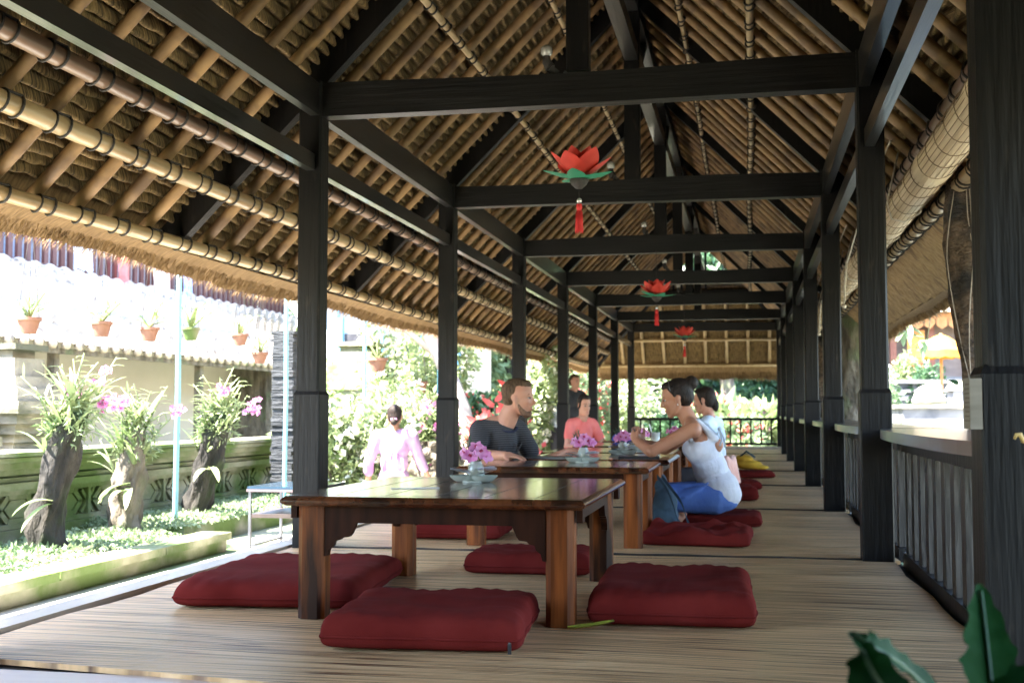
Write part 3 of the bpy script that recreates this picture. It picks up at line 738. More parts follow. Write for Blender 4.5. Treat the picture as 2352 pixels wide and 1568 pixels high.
# ---------------------------------------------------------------- table settings
def petal(mb, c, d, up, L, w, cup=.2, n=8, m=4, tip=.35):
    """one petal from c toward d"""
    d = Vector(d).normalized(); s_ = d.cross(Vector(up)).normalized(); u = s_.cross(d); G = []
    for i in range(n+1):
        t = i/n; ww = w/2*(math.sin(PI*t**.75)**.75 if 0 < t < 1 else .02)+.0008; R_ = []
        for j in range(m+1):
            a = (j/m-.5)*2; R_.append(Vector(c)+d*L*t+s_*ww*a+u*(cup*L*(t*t*tip+.0)+cup*ww*a*a))
        G.append(R_)
    mb.grid(G)
def orchid(mp, mc, c, nrm, r, rot=0):
    nrm = Vector(nrm).normalized(); x = nrm.cross(Vector((0, 0, 1)))
    if x.length < .1: x = Vector((1, 0, 0))
    x.normalize(); y = nrm.cross(x)
    for k, (a, s_) in enumerate(((90, .95), (165, 1.1), (15, 1.1), (225, .9), (315, .9))):
        a = math.radians(a+rot); d = x*math.cos(a)+y*math.sin(a)
        petal(mp, Vector(c)+nrm*.002*k, d+nrm*.25, nrm, r*s_, r*(.95 if k in (1, 2) else .62), cup=.18)
    petal(mc, Vector(c)+nrm*.006, -y*.6+nrm*.8, nrm, r*.5, r*.42, cup=.4); mc.ell(Vector(c)+nrm*.01, r*.12, n=8, m=5)
def vase_set(x, y, seed, where, sc=1, dish=True, fern=True, ang=0):
    rg = random.Random(seed); z = TOP
    s0 = sc; sc = .8*sc
    if dish:
        t = thing('shell_dish', 'celadon lobed dish under the vase on %s' % where, 'dish', (x, y, z), ang, 'celadon dishes on the tables'); b = MB()
        for s_ in (-1, 1):
            G = []
            for i in range(7):
                r = i/6
                G.append([(s_*.055*sc+.083*sc*(.45+.55*r)*math.cos(a), .075*sc*(.45+.55*r)*math.sin(a), .004+.034*sc*r**1.6) for a in [2*PI*k/28 for k in range(28)]])
            b.grid(G, closed_u=True); k = b.n-28*7; b.add(G[0], [tuple(range(28))])
            G2 = [[(p[0]*1.0, p[1]*1.0, p[2]-.004) for p in R_] for R_ in G]; b.grid(G2, closed_u=True); b.add(G2[0], [tuple(range(28))])
        b.tube([(0, 0, 0), (0, 0, .006)], .07*sc, 24)
        b.build('dish', M_celadon, t, True)
        t = thing('napkins', 'fan of folded paper napkins in the dish on %s' % where, 'napkins', (x, y, z+.036), ang, 'paper napkins on the tables')
        for s_ in (-1, 1):
            b = MB()
            for k in range(12):
                a = (-1.1+2.0*k/11)+(0 if s_ > 0 else PI); a += rg.uniform(-.06, .06); zz = .0022*k
                ca, sa = math.cos(a), math.sin(a); L1, w_ = .105*sc, .028*sc
                c = Vector((s_*.025*sc, 0, zz)); d = Vector((ca, sa, .10)); q = Vector((-sa, ca, 0))
                b.add([c-q*w_*.4, c+q*w_*.4, c+d*L1+q*w_, c+d*L1*1.04, c+d*L1-q*w_], [(0, 1, 2, 3, 4)])
            b.build('napkin_fan', M_white, t)
    sc = .68*s0; t = thing('flower_vase', 'small celadon vase of pink orchids on %s' % where, 'vase', (x, y+.05, z), 0, 'orchid vases on the tables')
    b = MB(); pr = [(.001, 0), (.034, 0), (.046, .02), (.056, .055), (.056, .08), (.045, .115), (.036, .128), (.038, .136), (.034, .136), (.032, .126), (.04, .11), (.048, .08)]
    b.lathe([(r*sc, zz*sc) for r, zz in pr]); vo = b.build('vase', M_celadon, t, True)
    b = MB()
    for k in range(6):      # carved swirls on the vase
        a0 = 2*PI*k/6; b.tube([(math.cos(a0+.9*j/8)*(.0505+.004*math.sin(PI*j/8))*sc, math.sin(a0+.9*j/8)*(.0505+.004*math.sin(PI*j/8))*sc, (.02+.09*j/8)*sc) for j in range(9)], .0022, 5)
    b.build('relief', M_celadon, vo, True)
    mp, mc, ms = MB(), MB(), MB()
    for k in range(6):
        a = 2*PI*k/6+rg.uniform(-.3, .3); rr = .055+.02*rg.random(); c = Vector((math.cos(a)*rr, math.sin(a)*rr, .165+.035*rg.random()))*sc
        orchid(mp, mc, c, (math.cos(a), math.sin(a)-.5, .35), .058*sc, rg.uniform(-25, 25)); ms.tube([(0, 0, .1*sc), c*.8+Vector((0, 0, .02)), c], .0025, 5)
    orchid(mp, mc, Vector((.01, -.03, .225))*sc, (.1, -1, .4), .055*sc, 10)
    mp.build('petals', M_pinkf, t, True, fix=False); mc.build('lips', M_magf, t, True, fix=False); ms.build('stems', M_leafd, t, True)
    if fern:
        b = MB()
        for k in range(3):
            base = Vector((-.02-.01*k, .02, .12))*sc; top = Vector((-.05-.025*k, .03+.01*k, .29-.02*k))*sc; b.tube([base, top], .0016, 4)
            for j in range(34):
                p = base.lerp(top, .3+.7*j/34); d = Vector((rg.uniform(-1, 1), rg.uniform(-1, 1), .9)).normalized(); b.tube([p, p+d*.032*sc], [.0016, .0005], 3)
        b.build('fern_sprig', M_leafd, t)
D1 = at(1085, 1118, 5.35)
vase_set(-1.225, 5.2, 1, 'the nearest table')
vase_set(-1.03, 7.35, 2, 'the second table', ang=.1)
vase_set(-.93, 8.78, 3, 'the third table', ang=-.1)
vase_set(-.90, 10.05, 4, 'the fourth table', fern=False)
vase_set(-.72, 11.5, 5, 'the fifth table', fern=False)
vase_set(-.60, 12.9, 6, 'the farthest table', fern=False, dish=False)
o = MB(); o.box(-.10, .10, -.012, .012, 0, .002); o.box(-.02, .1, -.02, -.012, 0, .002)
o = o.build('paper_slip', M_white); o.location = (-1.36, 4.72, TOP+.001); o.rotation_euler = (0, 0, .5); tag(o, 'thin white paper slip lying on the nearest table left of the dish', 'paper')
# menus
M_menu = mat('menu_cover', (.012, .012, .014), (.02, .02, .022), rough=.35)
for x, y, rz, lb in ((-.75, 8.15, .1, 'black menu folder on the third table in front of the woman in white'), (-1.35, 7.98, -.2, 'black menu folder on the third table in front of the bearded man')):
    b = MB(); b.box(-.14, .14, -.1, .1, 0, .008); b.box(-.138, .138, -.098, .098, .0085, .012); o = b.build('menu', M_menu); o.location = (x, y, TOP); o.rotation_euler = (0, 0, rz); tag(o, lb, 'menu', 'menus on the tables')
t = thing('drinking_glass', 'tall glass of milky drink with a straw on the fourth table', 'glass', (-.80, 10.25, TOP))
b = MB(); b.lathe([(.001, 0), (.034, 0), (.042, .14), (.039, .14), (.032, .01)]); b.build('glass', mat('milky_glass', (.62, .62, .56), rough=.15), t, True)
b = MB(); b.tube([(0, 0, .02), (-.05, 0, .21)], .005, 6); b.build('straw', M_white, t)
b = MB(); b.ell((0, 0, .05), (.13, .08, .05)); b.ell((.02, 0, .075), (.09, .06, .035)); o = blob('bread_loaf', b, mat('bread_crust', (.55, .30, .10), (.68, .42, .18), (9, 9, 9), .7), voxel=.01); o.location = (-.68, 10.5, TOP); o.rotation_euler = (0, 0, .15)
tag(o, 'golden bread loaf on the fourth table by the glass', 'bread')
M_blue = mat('blue_cloth', (.02, .06, .42), (.03, .09, .55), (20, 20, 20), .8)
def cap_hat(loc_, m1, lb, rz, m2=None, sc=1):
    t = thing('cap', lb, 'cap', loc_, rz); b = MB(); G = [[(.11*sc*math.cos(a)*math.cos(e), .09*sc*math.sin(a)*math.cos(e), .09*sc*math.sin(e)) for a in [2*PI*k/18 for k in range(18)]] for e in [PI/2*i/6 for i in range(7)]]
    b.grid(G, closed_u=True); b.build('crown', m1, t, True)
    b = MB(); G = [[(.07*sc+.1*sc*r*math.cos(a), .08*sc*math.sin(a)*(1-.2*r), .006-.012*r) for a in [-PI/2+PI*k/10 for k in range(11)]] for r in (0, .5, 1)]; b.grid(G); b.build('brim', m2 or m1, t, True); return t
cap_hat((-1.42, 13.3, TOP), M_blue, 'royal blue cap lying on the farthest table', -.3)

# ---------------------------------------------------------------- lotus lanterns and lamps
M_lotus = mat('red_lotus_paper', (.62, .045, .03), (.75, .07, .045), (9, 9, 9), .7, transl=.3)
M_sepal = mat('green_sepal', (.02, .20, .10), (.03, .26, .14), (9, 9, 9), .7, transl=.2)
M_tassel = mat('red_tassel', (.55, .02, .02), (.7, .03, .03), (80, 80, 10), .7)
def lotus(x, y, zc, ztop, lb, rz=0):
    t = thing('lotus_lantern', lb, 'lantern', (x, y, zc), rz, 'hanging red lotus lanterns'); b = MB()
    for k in range(6):
        a = 2*PI*k/6+.25; d = Vector((math.cos(a), math.sin(a), .72 if k % 2 else .48)); petal(b, (d.x*.02, d.y*.02, 0), d, (-d.x, -d.y, 1), .205, .145, cup=.22, tip=.9, n=10, m=6)
    for k in range(5):
        a = 2*PI*k/5+.6; d = Vector((math.cos(a)*.7, math.sin(a)*.7, 1.0)); petal(b, (0, 0, 0), d, (-d.x, -d.y, .6), .195, .135, cup=.25, tip=.5, n=10, m=6)
    b.build('petals', M_lotus, t, True, fix=False)
    b = MB()
    for k in range(5):
        a = 2*PI*k/5-.35; d = Vector((math.cos(a), math.sin(a), .02+.12*(k % 2))); petal(b, (0, 0, -.008), d, (0, 0, 1), .215, .105, cup=.12, tip=.8, n=10, m=6)
    b.build('sepals', M_sepal, t, True, fix=False)
    b = MB(); b.lathe([(.001, -.062), (.02, -.058), (.045, -.035), (.055, -.01), (.03, .02), (.001, .02)]); b.build('cup', M_lash, t, True)
    b = MB(); b.tube([(0, 0, 0), (0, 0, ztop-zc)], .0022, 5); b.tube([(0, 0, -.05), (0, 0, -.17)], .0016, 5); b.build('string', M_lash, t)
    b = MB(); b.ell((0, 0, -.128), .016); b.build('bead', mat('bead_silver', (.6, .6, .6), rough=.15, metal=.6), t, True)
    b = MB(); pr = [(.006, -.145), (.016, -.15), (.017, -.175), (.012, -.18), (.018, -.2), (.021, -.29), (.017, -.295), (.001, -.293)]; b.lathe(pr, n=14)
    for k in range(24): a = 2*PI*k/24; b.tube([(.016*math.cos(a), .016*math.sin(a), -.19), (.021*math.cos(a), .021*math.sin(a), -.30-.008*(k % 3))], .003, 4)
    b.build('tassel', M_tassel, t, True)
pA = at(1330, 410, 6.75); lotus(pA.x, pA.y, pA.z, BB, 'largest red paper lotus lantern, hanging nearest the camera')
pB = at(1508, 680, 12.6); lotus(pB.x, pB.y, pB.z, BB, 'middle red lotus lantern, between the nearest and the farthest', .5)
pC = at(1572, 774, 18.6); lotus(pC.x, pC.y, pC.z, BB, 'smallest red lotus lantern, farthest from the camera', .2)
M_globe = mat('glass_globe', (.30, .28, .25), rough=.06, coat=1, spec=.9)
for i in range(1, 6):
    y = ROWS[i]-.02; x = -1.09-.02; z = H+2.055
    t = thing('globe_lamp', 'clear globe lamp beside the %s king post from the camera' % ('first second third fourth fifth'.split()[i-1]), 'lamp', (x, y, z), 0, 'globe lamps beside the king posts')
    b = MB(); b.ell((0, 0, 0), .036, n=20, m=14); b.build('globe', M_globe, t, True)
    b = MB(); b.tube([(0, 0, -.03), (0, 0, -.06), (.02, 0, -.10)], [.02, .026, .03], 12); b.bar((.02, 0, -.1), (.06, .02, -.13), .03, .03); b.build('holder', M_lash, t)

# ---------------------------------------------------------------- paper note and orchid tip on near post
b = MB(); b.box(-.018, .0, 0, .0015, 0, 0); 
px = XC+HW
t = thing('paper_note', 'faded paper note taped round the edge of the nearest right post', 'note', (px-.087, ROWS[0]-.05, .735))
b = MB(); b.box(-.001, .0, -.038, .06, 0, .135); b.box(0, .03, -.0385, -.0375, 0, .133)
b.build('sheet', mat('aged_paper', (.17, .145, .11), (.24, .21, .165), (6, 6, 30), .8), t)
b = MB()
for k in range(9): b.box(-.0018, -.001, -.03, .045-.02*((k*7) % 3)/2, .02+.012*k, .024+.012*k)
b.build('faint_print', mat('faint_ink', (.11, .085, .06), rough=.8), t)

# ---------------------------------------------------------------- foreground plant
fp = thing('broad_leaf_plant', 'dark green wavy edged plant rising at the lower right corner', 'plant', (.38, 1.55, GZ))
def wavy_leaf(mb, pts, widths, nrm, side_jag=.1, seed=0):
    rg = random.Random(seed); G = []; N = len(pts)
    for i, (p, w_) in enumerate(zip(pts, widths)):
        d = (Vector(pts[min(i+1, N-1)])-Vector(pts[max(0, i-1)])).normalized(); s_ = d.cross(Vector(nrm)).normalized(); n_ = s_.cross(d)
        jl = 1+side_jag*math.sin(i*1.25+seed)+rg.uniform(-.05, .05); jr = 1+side_jag*math.sin(i*1.25+2+seed)+rg.uniform(-.05, .05)
        G.append([Vector(p)-s_*w_*jl+n_*w_*(.22+.1*math.sin(i*2.1)), Vector(p)-s_*w_*.5*jl+n_*w_*.06, Vector(p), Vector(p)+s_*w_*.5*jr+n_*w_*.06, Vector(p)+s_*w_*jr+n_*w_*(.22+.1*math.cos(i*1.9))])
    mb.grid(G)
def chain(P, n):
    out = []
    P = [Vector(p) for p in P]
    for i in range(n+1):
        t = i/n*(len(P)-1); k = min(int(t), len(P)-2); f = t-k
        p0, p1, p2, p3 = P[max(k-1, 0)], P[k], P[k+1], P[min(k+2, len(P)-1)]
        out.append(.5*((2*p1)+(-p0+p2)*f+(2*p0-5*p1+4*p2-p3)*f*f+(-p0+3*p1-3*p2+p3)*f**3))
    return out
M_fleaf = mat('broad_leaf', (.004, .032, .006), (.009, .055, .010), (7, 7, 7), .7, .3, (30, 30, 30), transl=.12, spec=.12, dist=.01)
def lf(P, W, nrm, seed, jag=.12, ob='leaf'):
    n = 26; pts = chain(P, n); ww = [np.interp(i/n, np.linspace(0, 1, len(W)), W) for i in range(n+1)]
    b = MB(); wavy_leaf(b, pts, ww, nrm, jag, seed); o = loc(b, fp.location).build(ob, M_fleaf, fp, True, fix=False)
    b = MB(); b.tube([p+Vector((0, -.002, 0)) for p in pts[:-2]], .0035, 5); loc(b, fp.location).build('midrib', M_leafd, o, True)
nr = -CF
lf([at(2290, 1720, 1.62), at(2275, 1560, 1.66), at(2262, 1440, 1.70), at(2250, 1340, 1.74)], [.02, .037, .042, .034, .020, .003], nr, 1)
lf([at(2250, 1700, 1.6), at(2140, 1590, 1.55), at(2055, 1515, 1.5), at(1990, 1478, 1.48), at(1956, 1450, 1.5)], [.018, .03, .03, .026, .02, .003], Vector((.3, -.5, .8)), 2)
lf([at(2210, 1750, 1.6), at(2090, 1640, 1.5), at(2015, 1560, 1.45), at(1985, 1500, 1.45), at(1975, 1490, 1.45)], [.03, .038, .033, .03, .018, .004], Vector((-.4, -.9, .3)), 3)
lf([at(2280, 1700, 1.5), at(2330, 1600, 1.5), at(2400, 1560, 1.5), at(2480, 1570, 1.5)], [.02, .03, .03, .025, .01], Vector((0, -.5, .85)), 4)
b = MB(); 
for px_, py_ in ((2290, 1720), (2250, 1700), (2210, 1750), (2280, 1700)):
    b.tube([(.38, 1.55, GZ), at(px_, py_, 1.58)], [.012, .008], 7)
loc(b, fp.location).build('stem', M_leafd, fp, True)
t = thing('dried_tendril', 'small curled yellow dried tendril against the nearest right post', 'plant', at(2340, 1015, 2.9))
b = MB(); a0 = at(2340, 1015, 2.9); b.tube([at(2352+40, 1020, 2.95)-a0, at(2350, 1012, 2.9)-a0, at(2343, 997, 2.9)-a0, at(2334, 998, 2.9)-a0, at(2330, 1008, 2.9)-a0], [.006, .006, .006, .005, .003], 8); b.build('tendril', mat('dry_tendril', (.5, .33, .1), (.6, .4, .15)), t, True)

# ---------------------------------------------------------------- people
def frame(side, up):
    up = up.normalized(); side = (side-up*side.dot(up)).normalized(); f = up.cross(side)   # fwd
    return Matrix((side, f, up)).transposed()
def torso(mb, pel, ch, nk, shL, shR, g=0., k=1., waist=.115, bust=0, shoulders=True):
    side = (shR-shL); R = frame(side, nk-pel); up = (nk-pel).normalized(); f = R @ Vector((0, 1, 0))
    w_ = side.length/2
    mb.ell(pel, (.165*k+g, .135*k+g, .13*k+g), R, 18, 12)
    m = pel.lerp(ch, .5); mb.ell(m, ((waist+.025)*k+g, waist*k+g, .17*k+g), R, 18, 12)
    mb.ell(ch, (w_*.80+g, .118*k+g, .17*k+g), R, 18, 12)
    if bust: 
        for s_ in (-1, 1): mb.ell(ch-f*(-.075)*k+R @ Vector((s_*.07*k, 0, -.03*k)), (.062*bust+g, .062*bust+g, .06*bust+g), R, 12, 8)
    if shoulders:
        u2 = ch.lerp(nk, .62)
        mb.cap(shL.lerp(nk, .08)-up*.01, .062*k+g, shR.lerp(nk, .08)-up*.01, .062*k+g)
        mb.cap(u2, .085*k+g, ch, .11*k+g)
        for s_ in (shL, shR): mb.cap(s_-up*.006, .060*k+g, s_.lerp(nk, .6)+up*.012, .050*k+g)
def hand(mb, wr, d, palm_n, curl=.5, k=1., side=1):
    """wr wrist, d direction of the palm, palm_n normal on the palm side; five separate bent fingers"""
    d = Vector(d).normalized(); n_ = Vector(palm_n); n_ = (n_-d*n_.dot(d)).normalized(); s_ = d.cross(n_)*side
    R = Matrix((s_, n_, d)).transposed(); L = .092*k
    mb.ell(wr+d*L*.52, (.044*k, .019*k, .056*k), R, 14, 10); mb.cap(wr, .026*k, wr+d*L*.4, .030*k)
    for i, (o_, ln) in enumerate(((-.033, .085), (-.011, .096), (.011, .090), (.032, .070))):
        p = wr+d*L*.92+s_*o_*k; a = curl*(.35+.08*i); q = d*math.cos(a)+n_*math.sin(a)
        p1 = p+q*ln*k*.45; a += curl*.8; q = d*math.cos(a)+n_*math.sin(a); p2 = p1+q*ln*k*.32; a += curl*.6; q = d*math.cos(a)+n_*math.sin(a); p3 = p2+q*ln*k*.24
        mb.cap(p-d*.02*k, .0115*k, p1, .0105*k, 8); mb.cap(p1, .0105*k, p2, .0095*k, 8); mb.cap(p2, .0095*k, p3, .0085*k, 8)
    p = wr+d*L*.25-s_*.030*k; q = (d*.65-s_*.75+n_*.35).normalized(); p1 = p+q*.045*k; q2 = (d*.9-s_*.25+n_*.5).normalized()
    mb.cap(p, .017*k, p1, .0135*k, 8); mb.cap(p1, .0135*k, p1+q2*.045*k, .010*k, 8)
def foot(mb, an, d, up, k=1.):
    d = Vector(d).normalized(); up = Vector(up); up = (up-d*up.dot(d)).normalized(); R = frame(d.cross(up), up)
    s_ = d.cross(up)
    mb.cap(an-d*.04*k-up*.05*k, .038*k, an+d*.10*k-up*.06*k, .034*k); mb.cap(an, .04*k, an+d*.11*k-up*.045*k, .03*k)
    for i in range(5): o_ = (i-2)*.019*k; b0 = an+d*(.13-.006*abs(i-1))*k-up*.062*k+s_*o_; mb.cap(b0, .016*k, b0+d*(.055-.007*i)*k, (.0135-.001*i)*k, 8)
HK = .272
def head(root_o, mb, c, fwd, up, k=1.):
    """adds head to mb; c = chin-level centre of the skull base; returns helper transforming head units to world"""
    fwd = Vector(fwd).normalized(); up = Vector(up); up = (up-fwd*up.dot(fwd)).normalized(); sd_ = up.cross(fwd)
    R = Matrix((fwd, sd_, up)).transposed(); h = HK*k
    W = lambda x, y, z: c+R @ Vector((x*h, y*h, z*h))
    E = lambda p, r, n=16, m=10: mb.ell(W(*p), tuple(q*h for q in r), R, n, m)
    C = lambda p, r, q, s_: mb.cap(W(*p), r*h, W(*q), s_*h, 12)
    E((-.05, 0, .64), (.40, .315, .36), 22, 14); E((.10, 0, .40), (.245, .235, .36), 20, 14); E((.20, 0, .62), (.16, .22, .20))
    E((.225, 0, .085), (.10, .10, .075)); C((.16, -.13, .13), .07, (-.02, -.225, .33), .075); C((.16, .13, .13), .07, (-.02, .225, .33), .075)
    C((.350, 0, .53), .030, (.425, 0, .365), .046); E((.395, 0, .345), (.055, .05, .036)); E((.36, -.045, .34), (.04, .032, .03)); E((.36, .045, .34), (.04, .032, .03))
    C((.315, -.15, .575), .035, (.335, -.03, .56), .035); C((.315, .15, .575), .035, (.335, .03, .56), .035)
    E((.24, -.13, .39), (.09, .08, .075)); E((.24, .13, .39), (.09, .08, .075))
    E((.325, 0, .232), (.045, .085, .024)); E((.318, 0, .19), (.045, .075, .026))
    for s_ in (-1, 1):
        C((-.03, s_*.30, .40), .035, (-.01, s_*.305, .43), .045); E((-.035, s_*.335, .455), (.062, .026, .095)); E((.0, s_*.325, .37), (.03, .02, .035))
    return W, R, h
def face(root_o, W, R, h, base, lips=M_lip, brow=M_haird, lid=None):
    for s_ in (-1, 1):
        b = MB(); b.ell(W(.292, s_*.115, .495), (.040*h, .056*h, .022*h), R, 12, 8); eo = loc(b, base).build('eye', M_eyew, root_o, True)
        b = MB(); b.ell(W(.328, s_*.118, .492), (.020*h, .032*h, .024*h), R, 10, 6); loc(b, base).build('iris', M_iris, eo, True)
        b = MB(); b.tube([W(.355-.06*abs(t), s_*(.04+.17*t), .575+.02*math.sin(PI*t)) for t in (0, .25, .5, .75, 1)], [.010*h, .014*h, .014*h, .011*h, .005*h], 6); loc(b, base).build('eyebrow', brow, root_o, True)
        b = MB(); b.tube([W(.335-.03*t, s_*(.07+.10*t), .522-.004*t) for t in (0, .5, 1)], .006*h, 5); loc(b, base).build('eyelid', brow, root_o, True)
    b = MB(); b.ell(W(.358, 0, .226), (.014*h, .065*h, .013*h), R, 12, 6); b.ell(W(.356, 0, .200), (.014*h, .058*h, .015*h), R, 12, 6); loc(b, base).build('mouth', lips, root_o, True)

def cloth(name, c1, c2, bump=.5, sc=(7, 7, 7), rough=.85, **k): return mat(name, c1, c2, sc, rough, bump, (16, 16, 10), dist=.02, **k)
def stripes_mat():
    m = mat('striped_jersey', (.05, .05, .06), (.06, .06, .07), rough=.9); t = m.node_tree; b = t.nodes['Principled BSDF']; L = t.links
    tc = t.nodes.new('ShaderNodeTexCoord'); mp = t.nodes.new('ShaderNodeMapping'); mp.inputs['Rotation'].default_value = (.12, .1, 0)
    wv = t.nodes.new('ShaderNodeTexWave'); wv.bands_direction = 'Z'; wv.inputs['Scale'].default_value = 24; wv.inputs['Distortion'].default_value = 1.6; wv.inputs['Detail Scale'].default_value = .35; wv.inputs['Detail'].default_value = 1
    r = t.nodes.new('ShaderNodeValToRGB'); e = r.color_ramp.elements; e[0].position = .55; e[0].color = (.022, .022, .028, 1); e[1].position = .72; e[1].color = (.075, .07, .075, 1)
    L.new(tc.outputs['Object'], mp.inputs[0]); L.new(mp.outputs[0], wv.inputs['Vector']); L.new(wv.outputs['Fac'], r.inputs[0]); L.new(r.outputs[0], b.inputs['Base Color']); return m
V3 = Vector
def folds(b, a, c, side, n, amp, r): pass

# --- bearded man at the left of the second/third table
def man():
    base = V3((-1.86, 8.25, 0)); t = thing('person', 'bearded man in a dark striped t-shirt sitting at the left of the tables, looking right', 'person', base)
    f = V3((.60, -.80, 0)); rt = V3((f.y, -f.x, 0))      # his right hand side
    pel = V3((-1.84, 8.30, .22)); ch = V3((-1.745, 8.18, .545)); nk = V3((-1.71, 8.17, .725))
    shR = ch+rt*.15+V3((0, 0, .115)); shL = ch-rt*.15+V3((0, 0, .12)); elR = V3((-1.845, 7.93, .485)); wrR = V3((-1.60, 7.70, .49))
    elL = V3((-1.50, 8.38, .40)); wrL = V3((-1.25, 8.25, .50))
    b = MB(); torso(b, pel, ch, nk, shL, shR, 0, .97)
    b.cap(nk-V3((0, 0, .06)), .075, nk+V3((.07, 0, .09)), .066)
    for sh, el, wr in ((shR, elR, wrR), (shL, elL, wrL)): b.cap(sh, .062, el, .047); b.cap(el, .047, wr, .031)
    hand(b, wrR, (.9, -.35, -.02), (0, 0, -1), .35); hand(b, wrL, (.8, -.5, 0), (0, 0, -1), .5, side=-1)
    k1 = V3((-1.45, 8.05, .17)); k2 = V3((-1.55, 8.62, .17)); b.cap(pel+rt*.1-V3((0, 0, .04)), .10, k1, .068); b.cap(pel-rt*.1-V3((0, 0, .04)), .10, k2, .068)
    a1 = V3((-1.62, 8.5, .08)); a2 = V3((-1.60, 8.12, .08)); b.cap(k1, .066, a1, .04); b.cap(k2, .066, a2, .04); foot(b, a1, (-.5, .6, 0), (0, 0, 1)); foot(b, a2, (-.5, -.6, 0), (0, 0, 1))
    W, R, h = head(t, b, V3((-1.595, 8.16, .745)), (1, -.10, -.02), (0, 0, 1), 1.0)
    loc(b, base); blob('body', b, M_skin, t, .0085, 3)
    face(t, W, R, h, base, brow=M_hairb)
    b = MB(); E = lambda p, r: b.ell(W(*p), tuple(q*h for q in r), R, 18, 12)
    E((-.115, 0, .665), (.375, .325, .335)); E((-.04, 0, .74), (.355, .29, .27)); E((-.21, 0, .50), (.25, .28, .30)); E((.10, 0, .86), (.23, .24, .125))
    loc(b, base); blob('hair', b, M_hairb, t, .008, 3)
    b = MB()
    def beard(p, r): b.ell(W(*p), tuple(q*h for q in r), R, 14, 9)
    beard((.22, 0, .065), (.135, .13, .085)); beard((.285, 0, .11), (.075, .105, .05))
    for s_ in (-1, 1): b.cap(W(.18, s_*.12, .10), .088*h, W(.04, s_*.225, .30), .055*h, 10)
    b.cap(W(.352, -.07, .262), .018*h, W(.352, .07, .262), .018*h, 8)
    loc(b, base); blob('beard', b, mat('beard_brown', (.10, .05, .028), (.19, .10, .06), (80, 80, 40), .8, .5, dist=.004), t, .006, 2)
    b = MB(); torso(b, pel, ch, nk-V3((0, 0, .045)), shL, shR, .013, .97)
    b.cap(shR, .070, shR.lerp(elR, .62), .070); b.cap(shL, .070, shL.lerp(elL, .62), .070)
    # soft folds
    for i in range(7):
        a = ch+f*.128+rt*(-.12+.045*i)+V3((0, 0, .02-.01*i)); c = pel+f*.13+rt*(-.02+.03*i)+V3((0, 0, .03)); b.cap(a, .009, c, .013, 8)
    loc(b, base); so = blob('tshirt', b, stripes_mat(), t, .009, 4)
    b = MB(); n = 26; cc = nk+V3((.01, 0, -.02)); ring = [cc+rt*math.cos(a)*.088+f*math.sin(a)*.092+V3((0, 0, -.055*math.sin(a)-.01)) for a in [2*PI*j/n for j in range(n+1)]]
    b.tube(ring, .009, 6, cap=False); loc(b, base).build('collar', mat('navy_rib', (.015, .018, .045), rough=.9), so, True)
    b = MB(); sc_ = pel+V3((0, 0, -.02)); b.ell(pel-V3((0, 0, .03)), (.19, .17, .12)); b.cap(pel+rt*.1-V3((0, 0, .04)), .118, k1, .085); b.cap(pel-rt*.1-V3((0, 0, .04)), .118, k2, .085); b.cap(k1, .08, k1.lerp(a1, .5), .07); b.cap(k2, .08, k2.lerp(a2, .5), .07)
    loc(b, base); blob('shorts', b, cloth('dark_shorts', (.02, .022, .03), (.04, .04, .05)), t, .014, 4)
man()
